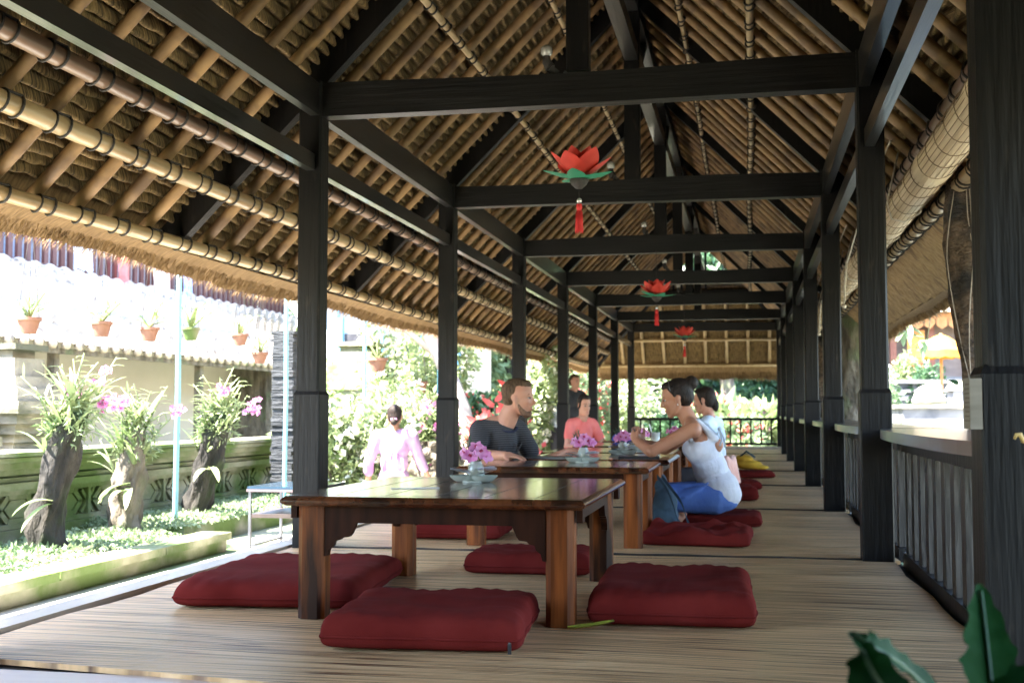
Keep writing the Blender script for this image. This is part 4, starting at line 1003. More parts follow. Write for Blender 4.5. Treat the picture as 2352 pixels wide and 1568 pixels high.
# --- woman in the white tank top
def woman():
    base = V3((-.27, 8.3, 0)); t = thing('person', 'woman in a white tank top and blue trousers kneeling on a red cushion, hands joined', 'person', base)
    pel = V3((-.225, 8.3, .235)); ch = V3((-.315, 8.3, .55)); nk = V3((-.405, 8.3, .715))
    near = V3((0, -1, 0))
    shN = V3((-.375, 8.10, .665)); shF = V3((-.37, 8.50, .665)); elN = V3((-.655, 8.05, .512)); elF = V3((-.60, 8.62, .512)); wrN = V3((-.765, 8.18, .575)); wrF = V3((-.74, 8.40, .56))
    b = MB(); torso(b, pel, ch, nk, shF, shN, 0, .93, waist=.10, bust=1.0)
    b.cap(nk-V3((-.03, 0, .07)), .066, nk+V3((-.05, 0, .09)), .055)
    b.cap(shN, .053, elN, .041); b.cap(elN, .043, wrN, .028); b.cap(shF, .053, elF, .041); b.cap(elF, .043, wrF, .028)
    hand(b, wrN, (-.45, .60, .55), (.6, .5, .1), .9, .92, side=1); hand(b, wrF, (-.4, -.6, .55), (.6, -.4, .1), .8, .92, side=-1)
    kN = V3((-.66, 8.12, .19)); kF = V3((-.64, 8.55, .19)); aN = V3((-.40, 8.45, .08)); aF = V3((-.60, 8.02, .075))
    b.cap(pel+V3((0, -.09, -.05)), .10, kN, .068); b.cap(pel+V3((0, .09, -.05)), .10, kF, .068); b.cap(kN, .062, aN, .04); b.cap(kF, .062, aF, .038)
    foot(b, aF, (1, -.12, .18), (-.1, -.8, .6), .92); foot(b, aN, (.8, .4, 0), (0, .5, .8), .92)
    W, R, h = head(t, b, V3((-.472, 8.285, .745)), (-1, -.06, -.20), (0, 0, 1), .98)
    loc(b, base); blob('body', b, M_skin2, t, .0085, 3)
    face(t, W, R, h, base)
    b = MB(); E = lambda p, r: b.ell(W(*p), tuple(q*h for q in r), R, 18, 12)
    E((-.10, 0, .67), (.375, .335, .355)); E((-.20, 0, .52), (.28, .30, .30)); E((.07, 0, .84), (.27, .25, .15)); E((-.27, 0, .36), (.13, .16, .12))
    E((-.46, 0, .82), (.19, .19, .19)); E((-.50, .05, .86), (.10, .1, .09)); E((-.42, -.08, .92), (.08, .09, .07)); E((-.54, -.02, .74), (.08, .09, .07))
    for s_ in (-1, 1): b.cap(W(.12, s_*.26, .78), .06*h, W(.02, s_*.30, .55), .03*h)
    loc(b, base); ho = blob('hair', b, M_haird, t, .008, 2)
    b = MB(); b.tube([W(.10-.10*math.cos(a)*0+.02, .365*math.cos(a), .70+.345*math.sin(a)) for a in [PI*j/16 for j in range(17)]], .014*h, 6); loc(b, base).build('hairband', M_metal, ho, True)
    b = MB(); b.ell(W(.0, .345, .33), .016*h); b.ell(W(.0, -.345, .33), .016*h); loc(b, base).build('earring', mat('pearl', (.8, .8, .8), rough=.1), t, True)
    b = MB(); b.tube([wrN+V3((-.03, .05, .075))+V3((.011*math.cos(a), 0, .011*math.sin(a))) for a in [2*PI*j/10 for j in range(11)]], .004, 5); loc(b, base).build('ring', M_metal, t, True)
    # tank top
    b = MB(); g_ = .016; R2 = frame(shN-shF, nk-pel)
    b.ell(pel+V3((0, 0, .01)), (.17+g_, .142+g_, .135), R2, 20, 12); b.ell(pel+V3((.035, 0, -.02)), (.135, .185, .115)); m = pel.lerp(ch, .5); b.ell(m, (.125+g_, .105+g_, .17), R2, 20, 12)
    b.ell(ch-V3((0, 0, .025)), (.155+g_, .116+g_, .135), R2, 20, 12)
    for s_ in (-1, 1): b.ell(ch+V3((-.078, s_*.068, -.025)), (.068, .066, .064))
    b.cap(V3((-.23, 8.17, .60)), .028, V3((-.345, 8.175, .715)), .020, 10); b.cap(V3((-.23, 8.43, .60)), .028, V3((-.345, 8.425, .715)), .020, 10)
    b.cap(V3((-.40, 8.175, .60)), .018, V3((-.365, 8.175, .72)), .016, 10); b.cap(V3((-.40, 8.425, .60)), .018, V3((-.365, 8.425, .72)), .016, 10)
    for i in range(5): zz = .28+.045*i; b.tube([pel.lerp(ch, (zz-.235)/.315)*1.0+R2 @ V3((.150*math.cos(a)*(1-.12*math.sin(PI*i/5)), (.130-.012*i+.004)*math.sin(a), .012*math.sin(3*a+i*2))) for a in [2*PI*j/24 for j in range(25)]], .011, 6)
    loc(b, base); to = blob('tank_top', b, cloth('white_rib_cotton', (.66, .68, .78), (.74, .76, .84), .7), t, .0085, 4)
    b = MB(); a0 = V3((-.20, 8.155, .665)); b.tube([V3((-.22, 8.17, .62)), a0, V3((-.17, 8.15, .60)), V3((-.165, 8.15, .54))], .006, 5); b.tube([a0, V3((-.185, 8.15, .59)), V3((-.20, 8.15, .55))], .006, 5); b.ell(a0, .014)
    b.tube([V3((-.20, 8.2, .60)), V3((-.28, 8.19, .69)), V3((-.35, 8.2, .735))], .010, 6); loc(b, base).build('shoulder_tie', mat('pale_tie', (.45, .52, .6), rough=.8), to, True)
    b = MB(); b.ell(pel-V3((0, 0, .05)), (.155, .18, .095)); b.ell(pel-V3((-.01, 0, .07)), (.14, .19, .075))
    b.cap(pel+V3((0, -.09, -.045)), .115, kN+V3((0, 0, .01)), .088); b.cap(pel+V3((0, .09, -.045)), .115, kF, .085); b.cap(kN, .08, kN.lerp(aN, .6), .06); b.cap(kF, .08, kF.lerp(aF, .55), .06)
    for i in range(4): b.cap(V3((-.28-.06*i, 8.09, .30-.02*i)), .012, V3((-.44-.05*i, 8.05, .20)), .010, 8)
    loc(b, base); blob('trousers', b, cloth('blue_trousers', (.06, .13, .42), (.09, .18, .50), .5), t, .011, 4)
woman()
# blue grey bag / scarf heap at her knees
t = thing('cloth_bag', 'slouchy grey blue cloth bag with long straps at the knees of the kneeling woman', 'bag', (-.575, 7.93, 0))
M_bag = cloth('grey_blue_canvas', (.02, .045, .075), (.045, .085, .125), .8)
b = MB(); b.ell((0, 0, .09), (.11, .13, .10)); b.ell((.02, -.03, .18), (.085, .09, .11)); b.ell((-.02, .0, .29), (.06, .07, .09))
for i in range(6): b.cap((-.06+.03*i, -.10, .03), .02, (-.03+.02*i, -.02, .30-.02*i), .013)
blob('sack', b, M_bag, t, .012, 3)
b = MB()
for dx, ph in ((0, 0), (.03, 1)):
    b.grid([[p, V3(p)+V3((.0, .0, .030))] for p in chain([(-.03+dx, -.06, .34), (.03+dx, -.10, .27), (.075+dx*2, -.13, .17), (.11+dx*2, -.13, .06), (.17+dx, -.12, .012), (.24-dx, -.10, .03), (.21, -.08, .015)], 24)])
b.build('strap', M_bag, t, True, fix=False)

def seated(label, base, yaw, skin, hairm, topm, legm, hgt=1., long_hair=False, arm_out=.0, extra=None, tex=None, cap_=None):
    """simple full figure seated cross-legged: local frame fwd = +x, then turned"""
    t = thing('person', label, 'person', base, yaw); z0 = base[2] if len(base) > 2 else 0
    pel = V3((0, 0, .12)); ch = V3((.03, 0, .46)); nk = V3((.05, 0, .64)); shL = V3((.035, .165, .58)); shR = V3((.035, -.165, .58))
    elL = V3((.14, .28, .32)); elR = V3((.14, -.28, .32)); wrL = V3((.38, .16, .38)); wrR = V3((.38, -.16, .38))
    b = MB(); torso(b, pel, ch, nk, shL, shR, 0, .93, waist=.105); b.cap(nk-V3((0, 0, .06)), .062, nk+V3((.02, 0, .09)), .054)
    for s_, e_, w_ in ((shL, elL, wrL), (shR, elR, wrR)): b.cap(s_, .055, e_, .042); b.cap(e_, .042, w_, .029)
    hand(b, wrL, (.9, -.4, 0), (0, 0, -1), .6, .9, -1); hand(b, wrR, (.9, .4, 0), (0, 0, -1), .6, .9, 1)
    k1, k2, a1, a2 = V3((.40, .24, .07)), V3((.40, -.24, .07)), V3((.20, -.12, .04)), V3((.24, .12, .04))
    b.cap((0, .09, .08), .09, k1, .065); b.cap((0, -.09, .08), .09, k2, .065); b.cap(k1, .06, a1, .04); b.cap(k2, .06, a2, .04); foot(b, a1+V3((0, 0, .04)), (0, -1, 0), (0, 0, 1), .85); foot(b, a2+V3((0, 0, .04)), (0, 1, 0), (0, 0, 1), .85)
    W, R, h = head(t, b, nk+V3((.045, 0, .03)), (1, 0, -.08), (0, 0, 1), .95); blob('body', b, skin, t, .012, 3); face(t, W, R, h, (0, 0, 0))
    b = MB(); E = lambda p, r: b.ell(W(*p), tuple(q*h for q in r), R, 16, 10)
    E((-.10, 0, .67), (.375, .335, .355)); E((-.20, 0, .50), (.27, .31, .32)); E((.08, 0, .84), (.25, .25, .15))
    for s_ in (-1, 1): b.cap(W(.14, s_*.25, .78), .06*h, W(.0, s_*.31, .36 if long_hair else .55), .045*h)
    if long_hair: E((-.42, 0, .30), (.13, .13, .25))
    blob('hair', b, hairm, t, .011, 2)
    b = MB(); torso(b, pel+V3((0, 0, .02)), ch, nk-V3((0, 0, .04)), shL, shR, .018, .93, waist=.105)
    for s_, e_ in ((shL, elL), (shR, elR)): b.cap(s_, .073, s_.lerp(e_, .55), .068)
    blob('top', b, topm, t, .012, 4)
    b = MB(); b.ell((0, 0, .09), (.17, .19, .10)); b.cap((0, .09, .08), .108, k1, .082); b.cap((0, -.09, .08), .108, k2, .082); b.cap(k1, .078, k1.lerp(a1, .6), .06); b.cap(k2, .078, k2.lerp(a2, .6), .06)
    blob('trousers', b, legm, t, .015, 4); return t
M_coral = cloth('coral_shirt', (.70, .13, .12), (.78, .20, .18)); M_pblue = cloth('pale_blue_tee', (.55, .64, .78), (.66, .74, .84)); M_dk = cloth('dark_cloth', (.03, .03, .04), (.05, .05, .06))
t = seated('woman in a coral red top with dark hair sitting left of the farthest table', (-1.86, 13.15, .08), -.95, M_skin, M_haird, M_coral, M_dk, long_hair=True)
t.scale = (.84, .84, .97)
b = MB(); b.ell((.145, -.02, .42), (.02, .07, .06)); b.build('shirt_print', mat('blue_print', (.12, .2, .6), rough=.8), t, True)
t = seated('woman in a pale blue tee with dark ponytail, behind the woman in the tank top', (-.32, 11.35, .09), PI-.25, M_skin, M_haird, M_pblue, M_dk, long_hair=True)
b = MB()
for i in range(9): a = -1.1+.25*i; b.cap((-.05-.10*math.cos(a*.6), .16*math.sin(a), .24+.02*math.sin(i)), .03, (-.14-.06*math.cos(a), .20*math.sin(a)+.03, .03), .032)
blob('shawl', b, cloth('pink_shawl', (.78, .42, .35), (.85, .52, .45), .8), t, .012, 3)
# yellow bag on far cushion
t = thing('yellow_bag', 'mustard yellow cloth bag resting on the most distant red cushion', 'bag', (-.02, 14.5, .09))
b = MB(); b.ell((0, 0, .06), (.17, .14, .06)); b.ell((-.05, 0, .12), (.11, .1, .06)); b.ell((.12, -.05, .03), (.13, .1, .03)); blob('sack', b, cloth('mustard', (.55, .30, .02), (.68, .42, .04)), t, .014, 3)
b = MB(); b.tube([(-.1, -.05, .15), (-.02, -.08, .22), (.08, -.06, .15)], .012, 6); b.build('handle', M_bag, t, True)

def standing(label, base, yaw, skin, hairm, topm, legm, hh=1.0, bun=False, armL=None, armR=None, skirt=False, long_sleeve=False):
    t = thing('person', label, 'person', base, yaw); k = hh
    pel = V3((0, 0, .98))*k; ch = V3((.01, 0, 1.36))*k; nk = V3((0.0, 0, 1.55))*k; shL = V3((0, .20, 1.49))*k; shR = V3((0, -.20, 1.49))*k
    elL = (V3(armL[0]) if armL else V3((-.02, .29, 1.18)))*k; wrL = (V3(armL[1]) if armL else V3((.06, .30, .90)))*k
    elR = (V3(armR[0]) if armR else V3((-.02, -.29, 1.18)))*k; wrR = (V3(armR[1]) if armR else V3((.06, -.30, .90)))*k
    b = MB(); torso(b, pel, ch, nk, shL, shR, 0, .96*k, waist=.11); b.cap(nk-V3((0, 0, .06)), .062*k, nk+V3((.02, 0, .09))*k, .054*k)
    for s_, e_, w_, sd_ in ((shL, elL, wrL, -1), (shR, elR, wrR, 1)):
        b.cap(s_, .056*k, e_, .043*k); b.cap(e_, .043*k, w_, .029*k); hand(b, w_, (w_-e_), (0, -sd_*1, 0) if 0 else (0, .2, 0) if abs((w_-e_).normalized().y) < .5 else (0, 0, -1), .4, .9*k, sd_)
    for s_ in (-1, 1):
        b.cap((0, s_*.095*k, .93*k), .098*k, (.03, s_*.10*k, .50*k), .066*k); b.cap((.03, s_*.10*k, .50*k), .063*k, (0, s_*.10*k, .10*k), .04*k); foot(b, V3((0, s_*.10*k, .10*k)), (1, s_*.1, 0), (0, 0, 1), .95*k)
    W, R, h = head(t, b, nk+V3((.03, 0, .035))*k, (1, 0, -.05), (0, 0, 1), .97*k); blob('body', b, skin, t, .013, 3); face(t, W, R, h, (0, 0, 0))
    b = MB(); E = lambda p, r: b.ell(W(*p), tuple(q*h for q in r), R, 16, 10)
    E((-.10, 0, .67), (.375, .335, .355)); E((-.20, 0, .48), (.27, .31, .32)); E((.08, 0, .84), (.25, .25, .15))
    if bun: E((-.42, 0, .22), (.15, .15, .15))
    ho = blob('hair', b, hairm, t, .011, 2)
    if bun: b = MB(); b.ell(W(-.40, 0, .34), (.07*h*1.1, .15*h, .10*h), R); b.build('scrunchie', M_pinkf, ho, True)
    b = MB(); torso(b, pel+V3((0, 0, .03)), ch, nk-V3((0, 0, .04)), shL, shR, .020, .97*k, waist=.12); b.ell(pel+V3((0, 0, -.02)), (.17*k, .20*k, .14*k))
    for s_, e_, w_ in ((shL, elL, wrL), (shR, elR, wrR)):
        if long_sleeve: b.cap(s_, .076*k, e_, .062*k); b.cap(e_, .062*k, e_.lerp(w_, .35), .062*k)
        else: b.cap(s_, .073*k, s_.lerp(e_, .6), .066*k)
    for i in range(4): b.cap((-.10, -.12+.08*i, 1.1*k), .012, (-.13, -.10+.06*i, 1.3*k), .008)
    blob('top', b, topm, t, .013, 4)
    b = MB()
    if skirt: b.cap((0, 0, .95*k), .17*k, (.01, 0, .30*k), .15*k)
    else:
        b.ell((0, 0, .93*k), (.14*k, .19*k, .13*k))
        for s_ in (-1, 1): b.cap((0, s_*.095*k, .92*k), .112*k, (.03, s_*.10*k, .50*k), .085*k); b.cap((.03, s_*.10*k, .50*k), .082*k, (0, s_*.10*k, .16*k), .065*k)
    blob('lower_clothes', b, legm, t, .016, 4); return t
M_pshirt = cloth('pale_pink_shirt', (.27, .15, .27), (.40, .26, .38)); M_black = cloth('black_tee', (.018, .018, .022), (.03, .03, .035))
# the garden drops behind the planter where the staff member stands
t = standing('person in a pale pink shirt and pink hair tie, back turned, in the garden', (-3.72, 12.1, GZ-.50), PI/2+.2, M_skin3, M_haird, M_pshirt, M_dk, .93, bun=True, skirt=True, long_sleeve=True, armR=((.03, -.30, 1.2), (.10, -.40, .98)))
t = standing('dark haired person in a black top standing outside beyond the left posts', (-2.98, 20.2, GZ), -PI/2+.9, M_skin, M_hairb, M_black, M_dk, .97)
t = standing('person in a pale blue top mostly hidden behind a left post, holding a colourful cap', (-3.27, 20.6, GZ), -PI/2, M_skin, M_haird, M_pblue, M_dk, 1.0, armR=((.02, -.30, 1.22), (.12, -.34, .96)))
cap_hat(V3((-3.60, 20.42, GZ+.74)), M_blue, 'blue cap with a red brim held by the person behind the left post', -2.2, cloth('red_brim', (.6, .06, .04), (.7, .1, .07)), sc=1.5)
# ---------------------------------------------------------------- garden on the left
M_cover = mat('ground_cover_leaf', (.14, .21, .10), (.34, .41, .24), (2, 2, 2), .6, transl=.25)
M_soil = mat('soil', (.07, .055, .04), (.14, .12, .08), (6, 6, 6), .95, .8, c3=(.09, .14, .04), s3=2., t3=.5)
t = thing('planter', 'long low mossy stone planter edge running beside the platform on the left', 'planter', (-4.3, 6, GZ)); o = V3((-4.3, 6, GZ))
b = MB(); b.box(-4.42, -4.23, 1.5, 9.1, GZ, -.262); b.box(-5.6, -4.42, 8.95, 9.08, GZ, -.262); loc(b, o).build('wall', M_stone, t)
b = MB(); ys_ = [1.5, 3.2, 4.9, 6.65, 8.0, 9.12]
for a, c in zip(ys_, ys_[1:]): b.box(-4.46, -4.19, a+.008, c-.008, -.262, -.205)
loc(b, o).build('coping', M_stone, t)
b = MB(); b.grid([[(x, y, -.225+.02*math.sin(x*9+y*5)) for x in (-5.6, -5.3, -5.0, -4.7, -4.43)] for y in np.linspace(1.5, 9.0, 40)]); loc(b, o).build('soil', M_soil, t)
t2 = thing('planter', 'second planter bed set back behind the metal stand', 'planter', (-4.9, 11.5, GZ)); o2 = V3((-4.9, 11.5, GZ))
b = MB(); b.box(-4.78, -4.66, 9.2, 15, GZ, -.18); loc(b, o2).build('wall', M_stone, t2)
b = MB(); b.grid([[(x, y, -.2+.02*math.sin(x*9+y*5)) for x in (-5.6, -5.2, -4.79)] for y in np.linspace(9.2, 15, 30)]); loc(b, o2).build('soil', M_soil, t2)
o = leaves('ground_cover', [(-4.95, y, -.19) for y in np.arange(1.8, 9, .4)]+[(-5.1, y, -.16) for y in np.arange(9.3, 15, .4)], [(.55, .35, .035)], 42000, .036, M_cover, seed=5, shell=.5, aspect=1.5); tag(o, 'low pale green ground cover growing in the planter bed', 'ground cover', kind='stuff')
for k, (x, y, r) in enumerate(((-4.75, 7.55, .32), (-4.95, 6.6, .3), (-4.9, 10.6, .4), (-5.0, 12, .4))):
    pass
# carved wall
t = thing('carved_wall', 'mossy carved garden wall with hexagon panels behind the planter', 'wall', (-5.6, 8, GZ)); o = V3((-5.6, 8, GZ))
b = MB()
b.box(-5.85, -5.62, 0, 15, GZ, .42)
for z0_, z1_, xo in ((-.36, -.12, -5.54), (-.12, -.08, -5.57), (.14, .18, -5.56), (.18, .24, -5.51), (.24, .28, -5.55), (.30, .345, -5.48), (.345, .40, -5.44), (.40, .44, -5.40)): b.box(-5.62, xo, 0, 15, z0_, z1_-.004)
loc(b, o).build('courses', M_stone, t)
b = MB(); b.box(-5.95, -5.38, 0, 15, .443, .475); loc(b, o).build('cap', M_stone, t)
b = MB(); y = 1.0; 
while y < 14.6:
    hexa = [(y-.23, .03), (y-.12, .125), (y+.12, .125), (y+.23, .03), (y+.12, -.065), (y-.12, -.065)]
    outer_ = [(y-.39, .14), (y+.39, .14), (y+.39, -.085), (y-.39, -.085)]
    inn = [(y+(a-y)*.72, .03+(c-.03)*.72) for a, c in hexa]
    b.prism(inn, -5.618, -5.585, 'x')
    for (a, c), (d, e) in zip(hexa, hexa[1:]+hexa[:1]): b.bar((-5.60, a, c), (-5.60, d, e), .045, .03, up=(1, 0, 0))
    b.box(-5.618, -5.56, y+.30, y+.34, -.08, .14); b.bar((-5.6, y+.24, .12), (-5.6, y+.42, -.07), .03, .03, up=(1, 0, 0)); b.bar((-5.598, y+.24, -.07), (-5.598, y+.42, .12), .03, .03, up=(1, 0, 0))
    y += .66
loc(b, o).build('hexagon_relief', M_stone, t)
def pillar(x, y, w_, z0, z1, lb, m=M_stone2, steps=7):
    t = thing('stone_pillar', lb, 'pillar', (x, y, z0)); b = MB(); hh = z1-z0
    prof = [(0, .20, 1.25), (.20, .25, 1.12), (.25, .52, .92), (.52, .56, 1.0), (.56, .61, 1.12), (.61, .66, 1.25), (.66, .72, 1.38), (.72, .78, 1.2), (.78, .84, 1.0), (.84, .93, .82), (.93, .97, .6), (.97, 1.0, .9)]
    for a, c, f in prof: b.box(-w_/2*f, w_/2*f, -w_/2*f, w_/2*f, a*hh, c*hh-.002)
    b.build('shaft', m, t); return t
pillar(-6.15, 8.9, .52, GZ, 1.35, 'stepped pale stone gate pillar at the far left, with a pot on top')
pillar(-6.3, 7.9, .7, GZ, .95, 'broad stepped stone pier at the left edge of the picture')
pillar(-6.0, 15.4, .50, GZ, 1.0, 'stepped stone pier behind the slate column')
pillar(-6.2, 18.2, .8, GZ, 1.9, 'dark carved stone shrine among the shrubs', M_stone)
# slate column
t = thing('slate_column', 'tall column of stacked grey slate between the turquoise pole and the first post', 'column', (-5.05, 12.35, GZ))
b = MB(); z = 0; rg = random.Random(3)
while z < 2.0-.0:
    hh = rg.uniform(.025, .05); a = .125+rg.uniform(-.012, .012); c = .125+rg.uniform(-.012, .012); b.box(-a, a, -c, c, z, z+hh-.004); z += hh
b.box(-.115, .115, -.115, .115, 0, 1.98); b.build('slates', M_slate, t)
# poles, pipe and hanging orchid pots
for k, (x, y, lb) in enumerate(((-4.9, 9.5, 'nearest turquoise pole, standing in the planter bed'), (-4.9, 11.95, 'turquoise pole beside the slate column'), (-4.9, 14.6, 'turquoise pole seen behind the woman in pink'), (-4.9, 18.3, 'farthest of the turquoise poles, among the shrubs'))):
    b = MB(); b.tube([(0, 0, 0), (.01, 0, 1.3), (.0, 0, 2.75+GZ+.36)], .024, 10); o = b.build('turquoise_pole', M_teal, smooth='auto'); o.location = (x, y, GZ); tag(o, lb, 'pole', 'turquoise poles')
b = MB(); b.tube([(0, 3.5, 0), (0, 19, 0)], .02, 8); b.tube([(.5, 3.5, .0), (.5, 19, .0)], .015, 8); o = b.build('hanging_rail', M_teal); o.location = (-4.9, 0, 2.40); tag(o, 'turquoise pipe rail from which the orchid pots hang', 'rail')
def orchid_spray(mbleaf, mbst, c, rg, n=9, r=.22, lw=.035, up=.6):
    for k in range(n):
        a = rg.uniform(0, 2*PI); d = V3((math.cos(a), math.sin(a), up+rg.uniform(-.2, .6))); L = r*rg.uniform(.6, 1.3)
        if rg.random() < .5:
            e = c+d.normalized()*L; mbst.tube([c, c.lerp(e, .5)+V3((0, 0, .02)), e], [.008, .007, .004], 5)
            for j in range(4): q = c.lerp(e, .4+.18*j); blade(mbleaf, q, V3((rg.uniform(-1, 1), rg.uniform(-1, 1), .3)), .12, lw*.7, .5, 5)
        else: blade(mbleaf, c, d, L*1.1, lw*1.3, rg.uniform(.3, .9), 6)
def hanging_pot(px, py, lb, k, m=M_terra, X=-4.9, sc=1.0, plant=True):
    a = -X; D = a/((1720-px)*3.63e-4); p = at(px, py, D)
    t = thing('hanging_pot', lb, 'pot', p, 0, 'hanging orchid pots'); b = MB(); r = .068*sc*1.15
    b.lathe([(.001, -.055*sc), (r*.62, -.055*sc), (r*.95, .035*sc), (r*1.08, .036*sc), (r*1.08, .058*sc), (r*.93, .058*sc), (r*.88, .03*sc), (.001, .02*sc)], n=20); po = b.build('pot', m, t, 'auto')
    b = MB(); zt = 2.40-p.z
    for j in range(3): a_ = 2*PI*j/3; b.tube([(r*math.cos(a_), r*math.sin(a_), .05*sc), (0, 0, max(.35, zt-.25))], .0022, 4)
    b.tube([(0, 0, max(.35, zt-.25)), (0, 0, zt)], .003, 4); b.build('hanger', M_metal, t)
    rg = random.Random(k); bl, bs = MB(), MB(); orchid_spray(bl, bs, V3((0, 0, .05)), rg, 9 if plant else 3, .24*sc, .03, 1.0); bl.build('leaves', M_leafl, t, True, fix=False); bs.build('stems', M_leafl, t, True)
for k, (px_, py_, m_, lb) in enumerate(((66, 748, M_terra, 'hanging terracotta pot at the far left, above the stone pillar'), (233, 756, M_terra, 'second hanging terracotta pot from the left'), (343, 768, M_terra, 'third hanging terracotta pot, left of the nearest turquoise pole'), (438, 767, M_stone, 'mossy hanging pot just right of the nearest turquoise pole'), (551, 780, M_terra, 'hanging terracotta pot with bushy orchid between the two turquoise poles'), (597, 822, M_terra, 'low hanging terracotta pot near the slate column'), (868, 838, M_terra, 'hanging pot left of the pair seen past the first post'), (963, 890, M_terra, 'round terracotta pot hanging before the beige wall'))):
    hanging_pot(px_, py_, lb, k, m_, sc=1.0 if k < 6 else 1.6)
# orchid stumps
def stump(px, py, D, top, rad, lb, k, moss=M_bark, fl=M_pinkf):
    p = at(px, py, D); p.z = -.22; t = thing('orchid_stump', lb, 'tree stump', p, 0, 'tree stumps covered in orchids'); rg = random.Random(k*7+1); b = MB()
    tx = [V3(q) for q in top]; tx = chain([(0, 0, 0)]+tx, 16)
    G = []
    for i, c in enumerate(tx):
        r = np.interp(i/16, np.linspace(0, 1, len(rad)), rad); G.append([c+V3((math.cos(a)*r, math.sin(a)*r, 0))*(1+.16*math.sin(3*a+i*.5+k)+.10*math.sin(7*a-i*.9)+.10*math.sin(i*1.2+a*2+k)+.05*math.sin(11*a+i*2.3)) for a in [2*PI*j/28 for j in range(28)]])
    b.grid(G, closed_u=True); b.add(G[-1], [tuple(range(28))]); b.build('trunk', moss, t, True)
    bl, bs, bf, bd = MB(), MB(), MB(), MB(); e = tx[-1]
    for j in range(20):
        q = tx[rg.randint(9, 16)]+V3((rg.uniform(-.1, .1), rg.uniform(-.1, .1), rg.uniform(0, .12))); orchid_spray(bl, bs, q, rg, 4, rg.uniform(.2, .42), .028, 1.3)
    for j in range(5 if k == 2 else 2): blade(bl, tx[5+k]+V3((.08, -.10, .02*j)), V3((rg.uniform(-1, 1), -1, rg.uniform(-.1, .7))), .30, .07, 1.1, 7)
    bl.build('leaves', M_leafl, t, True, fix=False)
    for j in range(3):
        q = e+V3((rg.uniform(-.3, .35), rg.uniform(-.2, .2), rg.uniform(.05, .3))); bs.tube([e, e.lerp(q, .6)+V3((0, 0, .05)), q], .005, 5); bf, bd = MB(), MB()
        for i in range(6): orchid(bf, bd, q+V3((rg.uniform(-.07, .07), rg.uniform(-.05, .05), rg.uniform(-.06, .06))), (rg.uniform(-.5, .5), -1, rg.uniform(-.3, .4)), .034, rg.uniform(0, 60))
        fo = bf.build('flower_spray', fl, t, True, fix=False); bd.build('flower_lips', M_magf, fo, True, fix=False)
    bs.build('canes', M_leafl, t, True)
    leaves('root_tuft', [tuple(e), tuple(tx[13])], [(.2, .17, .12)], 420, .07, M_leafl, t, aspect=5, seed=k, shell=.6)
stump(115, 1245, 8.4, [(-.03, 0, .22), (.03, 0, .5), (.10, 0, .82), (.22, 0, 1.0)], [.125, .13, .105, .12, .10, .05], 'dark leaning orchid stump at the far left, moss on its base', 1)
stump(290, 1205, 9.7, [(.0, 0, .25), (.02, 0, .55), (.10, 0, .85)], [.14, .12, .13, .10, .05], 'middle orchid stump with a pale side branch, left of the nearest turquoise pole', 2, M_bark2)
stump(448, 1177, 10.9, [(.06, 0, .3), (.16, 0, .65), (.27, 0, 1.0)], [.115, .12, .115, .12, .11, .05], 'black right leaning orchid stump to the right of the nearest turquoise pole', 3)
stump(1000, 1115, 14.2, [(.0, 0, .2), (.0, 0, .45), (.02, 0, .65)], [.30, .28, .30, .33, .25], 'squat mossy stump among shrubs left of the second post', 4, M_bark2)
# metal stand
t = thing('metal_stand', 'thin metal stand with blue grey glass top beside the first left post', 'stand', (-3.08, 7.75, GZ)); zt = .28-GZ
for sx in (-1, 1):
    for sy in (-1, 1): b = MB(); b.box(sx*.23-.009, sx*.23+.009, sy*.27-.009, sy*.27+.009, 0, zt-.02); b.build('leg', M_metal, t)
b = MB(); b.box(-.245, .245, -.285, .285, zt-.018, zt); b.build('glass_top', mat('glass_top', (.03, .055, .085), rough=.08, spec=.8), t)
b = MB(); b.box(-.25, .25, -.29, .29, zt-.035, zt-.0185); b.build('top_frame', mat('pink_steel', (.14, .10, .105), rough=.4, metal=.4), t)
b = MB(); b.box(-.235, .235, -.275, .275, .43, .455); b.build('shelf', mat('brown_shelf', (.03, .02, .017), (.05, .035, .03), rough=.4), t)
b = MB(); b.bar((-.23, -.27, .24), (.23, -.27, .24), .012, .012); b.bar((-.23, .27, .24), (.23, .27, .24), .012, .012); b.bar((-.23, -.27, .24), (-.23, .27, .24), .012, .012); b.bar((.23, -.27, .24), (.23, .27, .24), .012, .012); b.build('lower_frame', M_metal, t)
b = MB(); blade(b, (0, 0, 0), (1, .3, .1), .11, .05, .2, 6); o = b.build('dry_leaf', mat('dry_leaf', (.5, .3, .12), (.6, .4, .2)), smooth=True); o.location = (-3.1, 7.75, .288); tag(o, 'small dry leaf on the glass top of the metal stand', 'leaf')

# long low house with tiled veranda roof
t = thing('house', 'low house with a sun bleached tiled roof and a red brown slatted balcony above', 'house', (-11, 15, GZ)); o = V3((-11, 15, GZ))
M_tile = mat('bleached_roof_tile', (.38, .31, .24), (.58, .49, .40), (3, 1, 3), .8, .3, (10, 10, 10), c3=(.20, .16, .13), s3=(5, 5, 5), t3=.63)
rows_ = 16; P = []
yy = np.arange(3.5, 23.2, .055)
for k in range(rows_):
    for f in (0, .97):
        u = (k+f)/rows_; x = -9.45-(12.45-9.45)*u; z = GZ+.36+1.33+1.72*u+(.035 if f == 0 else 0)-.0
        sc_ = .05*np.abs(np.sin(yy*PI/.33)); ye2 = 3.5+(yy-3.5)*(19.7+8*u)/19.7; P.append(np.stack([np.full_like(yy, x)+.03*np.abs(np.sin(yy*PI/.33))*(f == 0), ye2, z+CAMZ*0+sc_+.38], -1))
P = np.array(P)-np.array(tuple(o)); V, F = npgrid(P); npmesh('tiled_roof', V, F, M_tile, t, True)
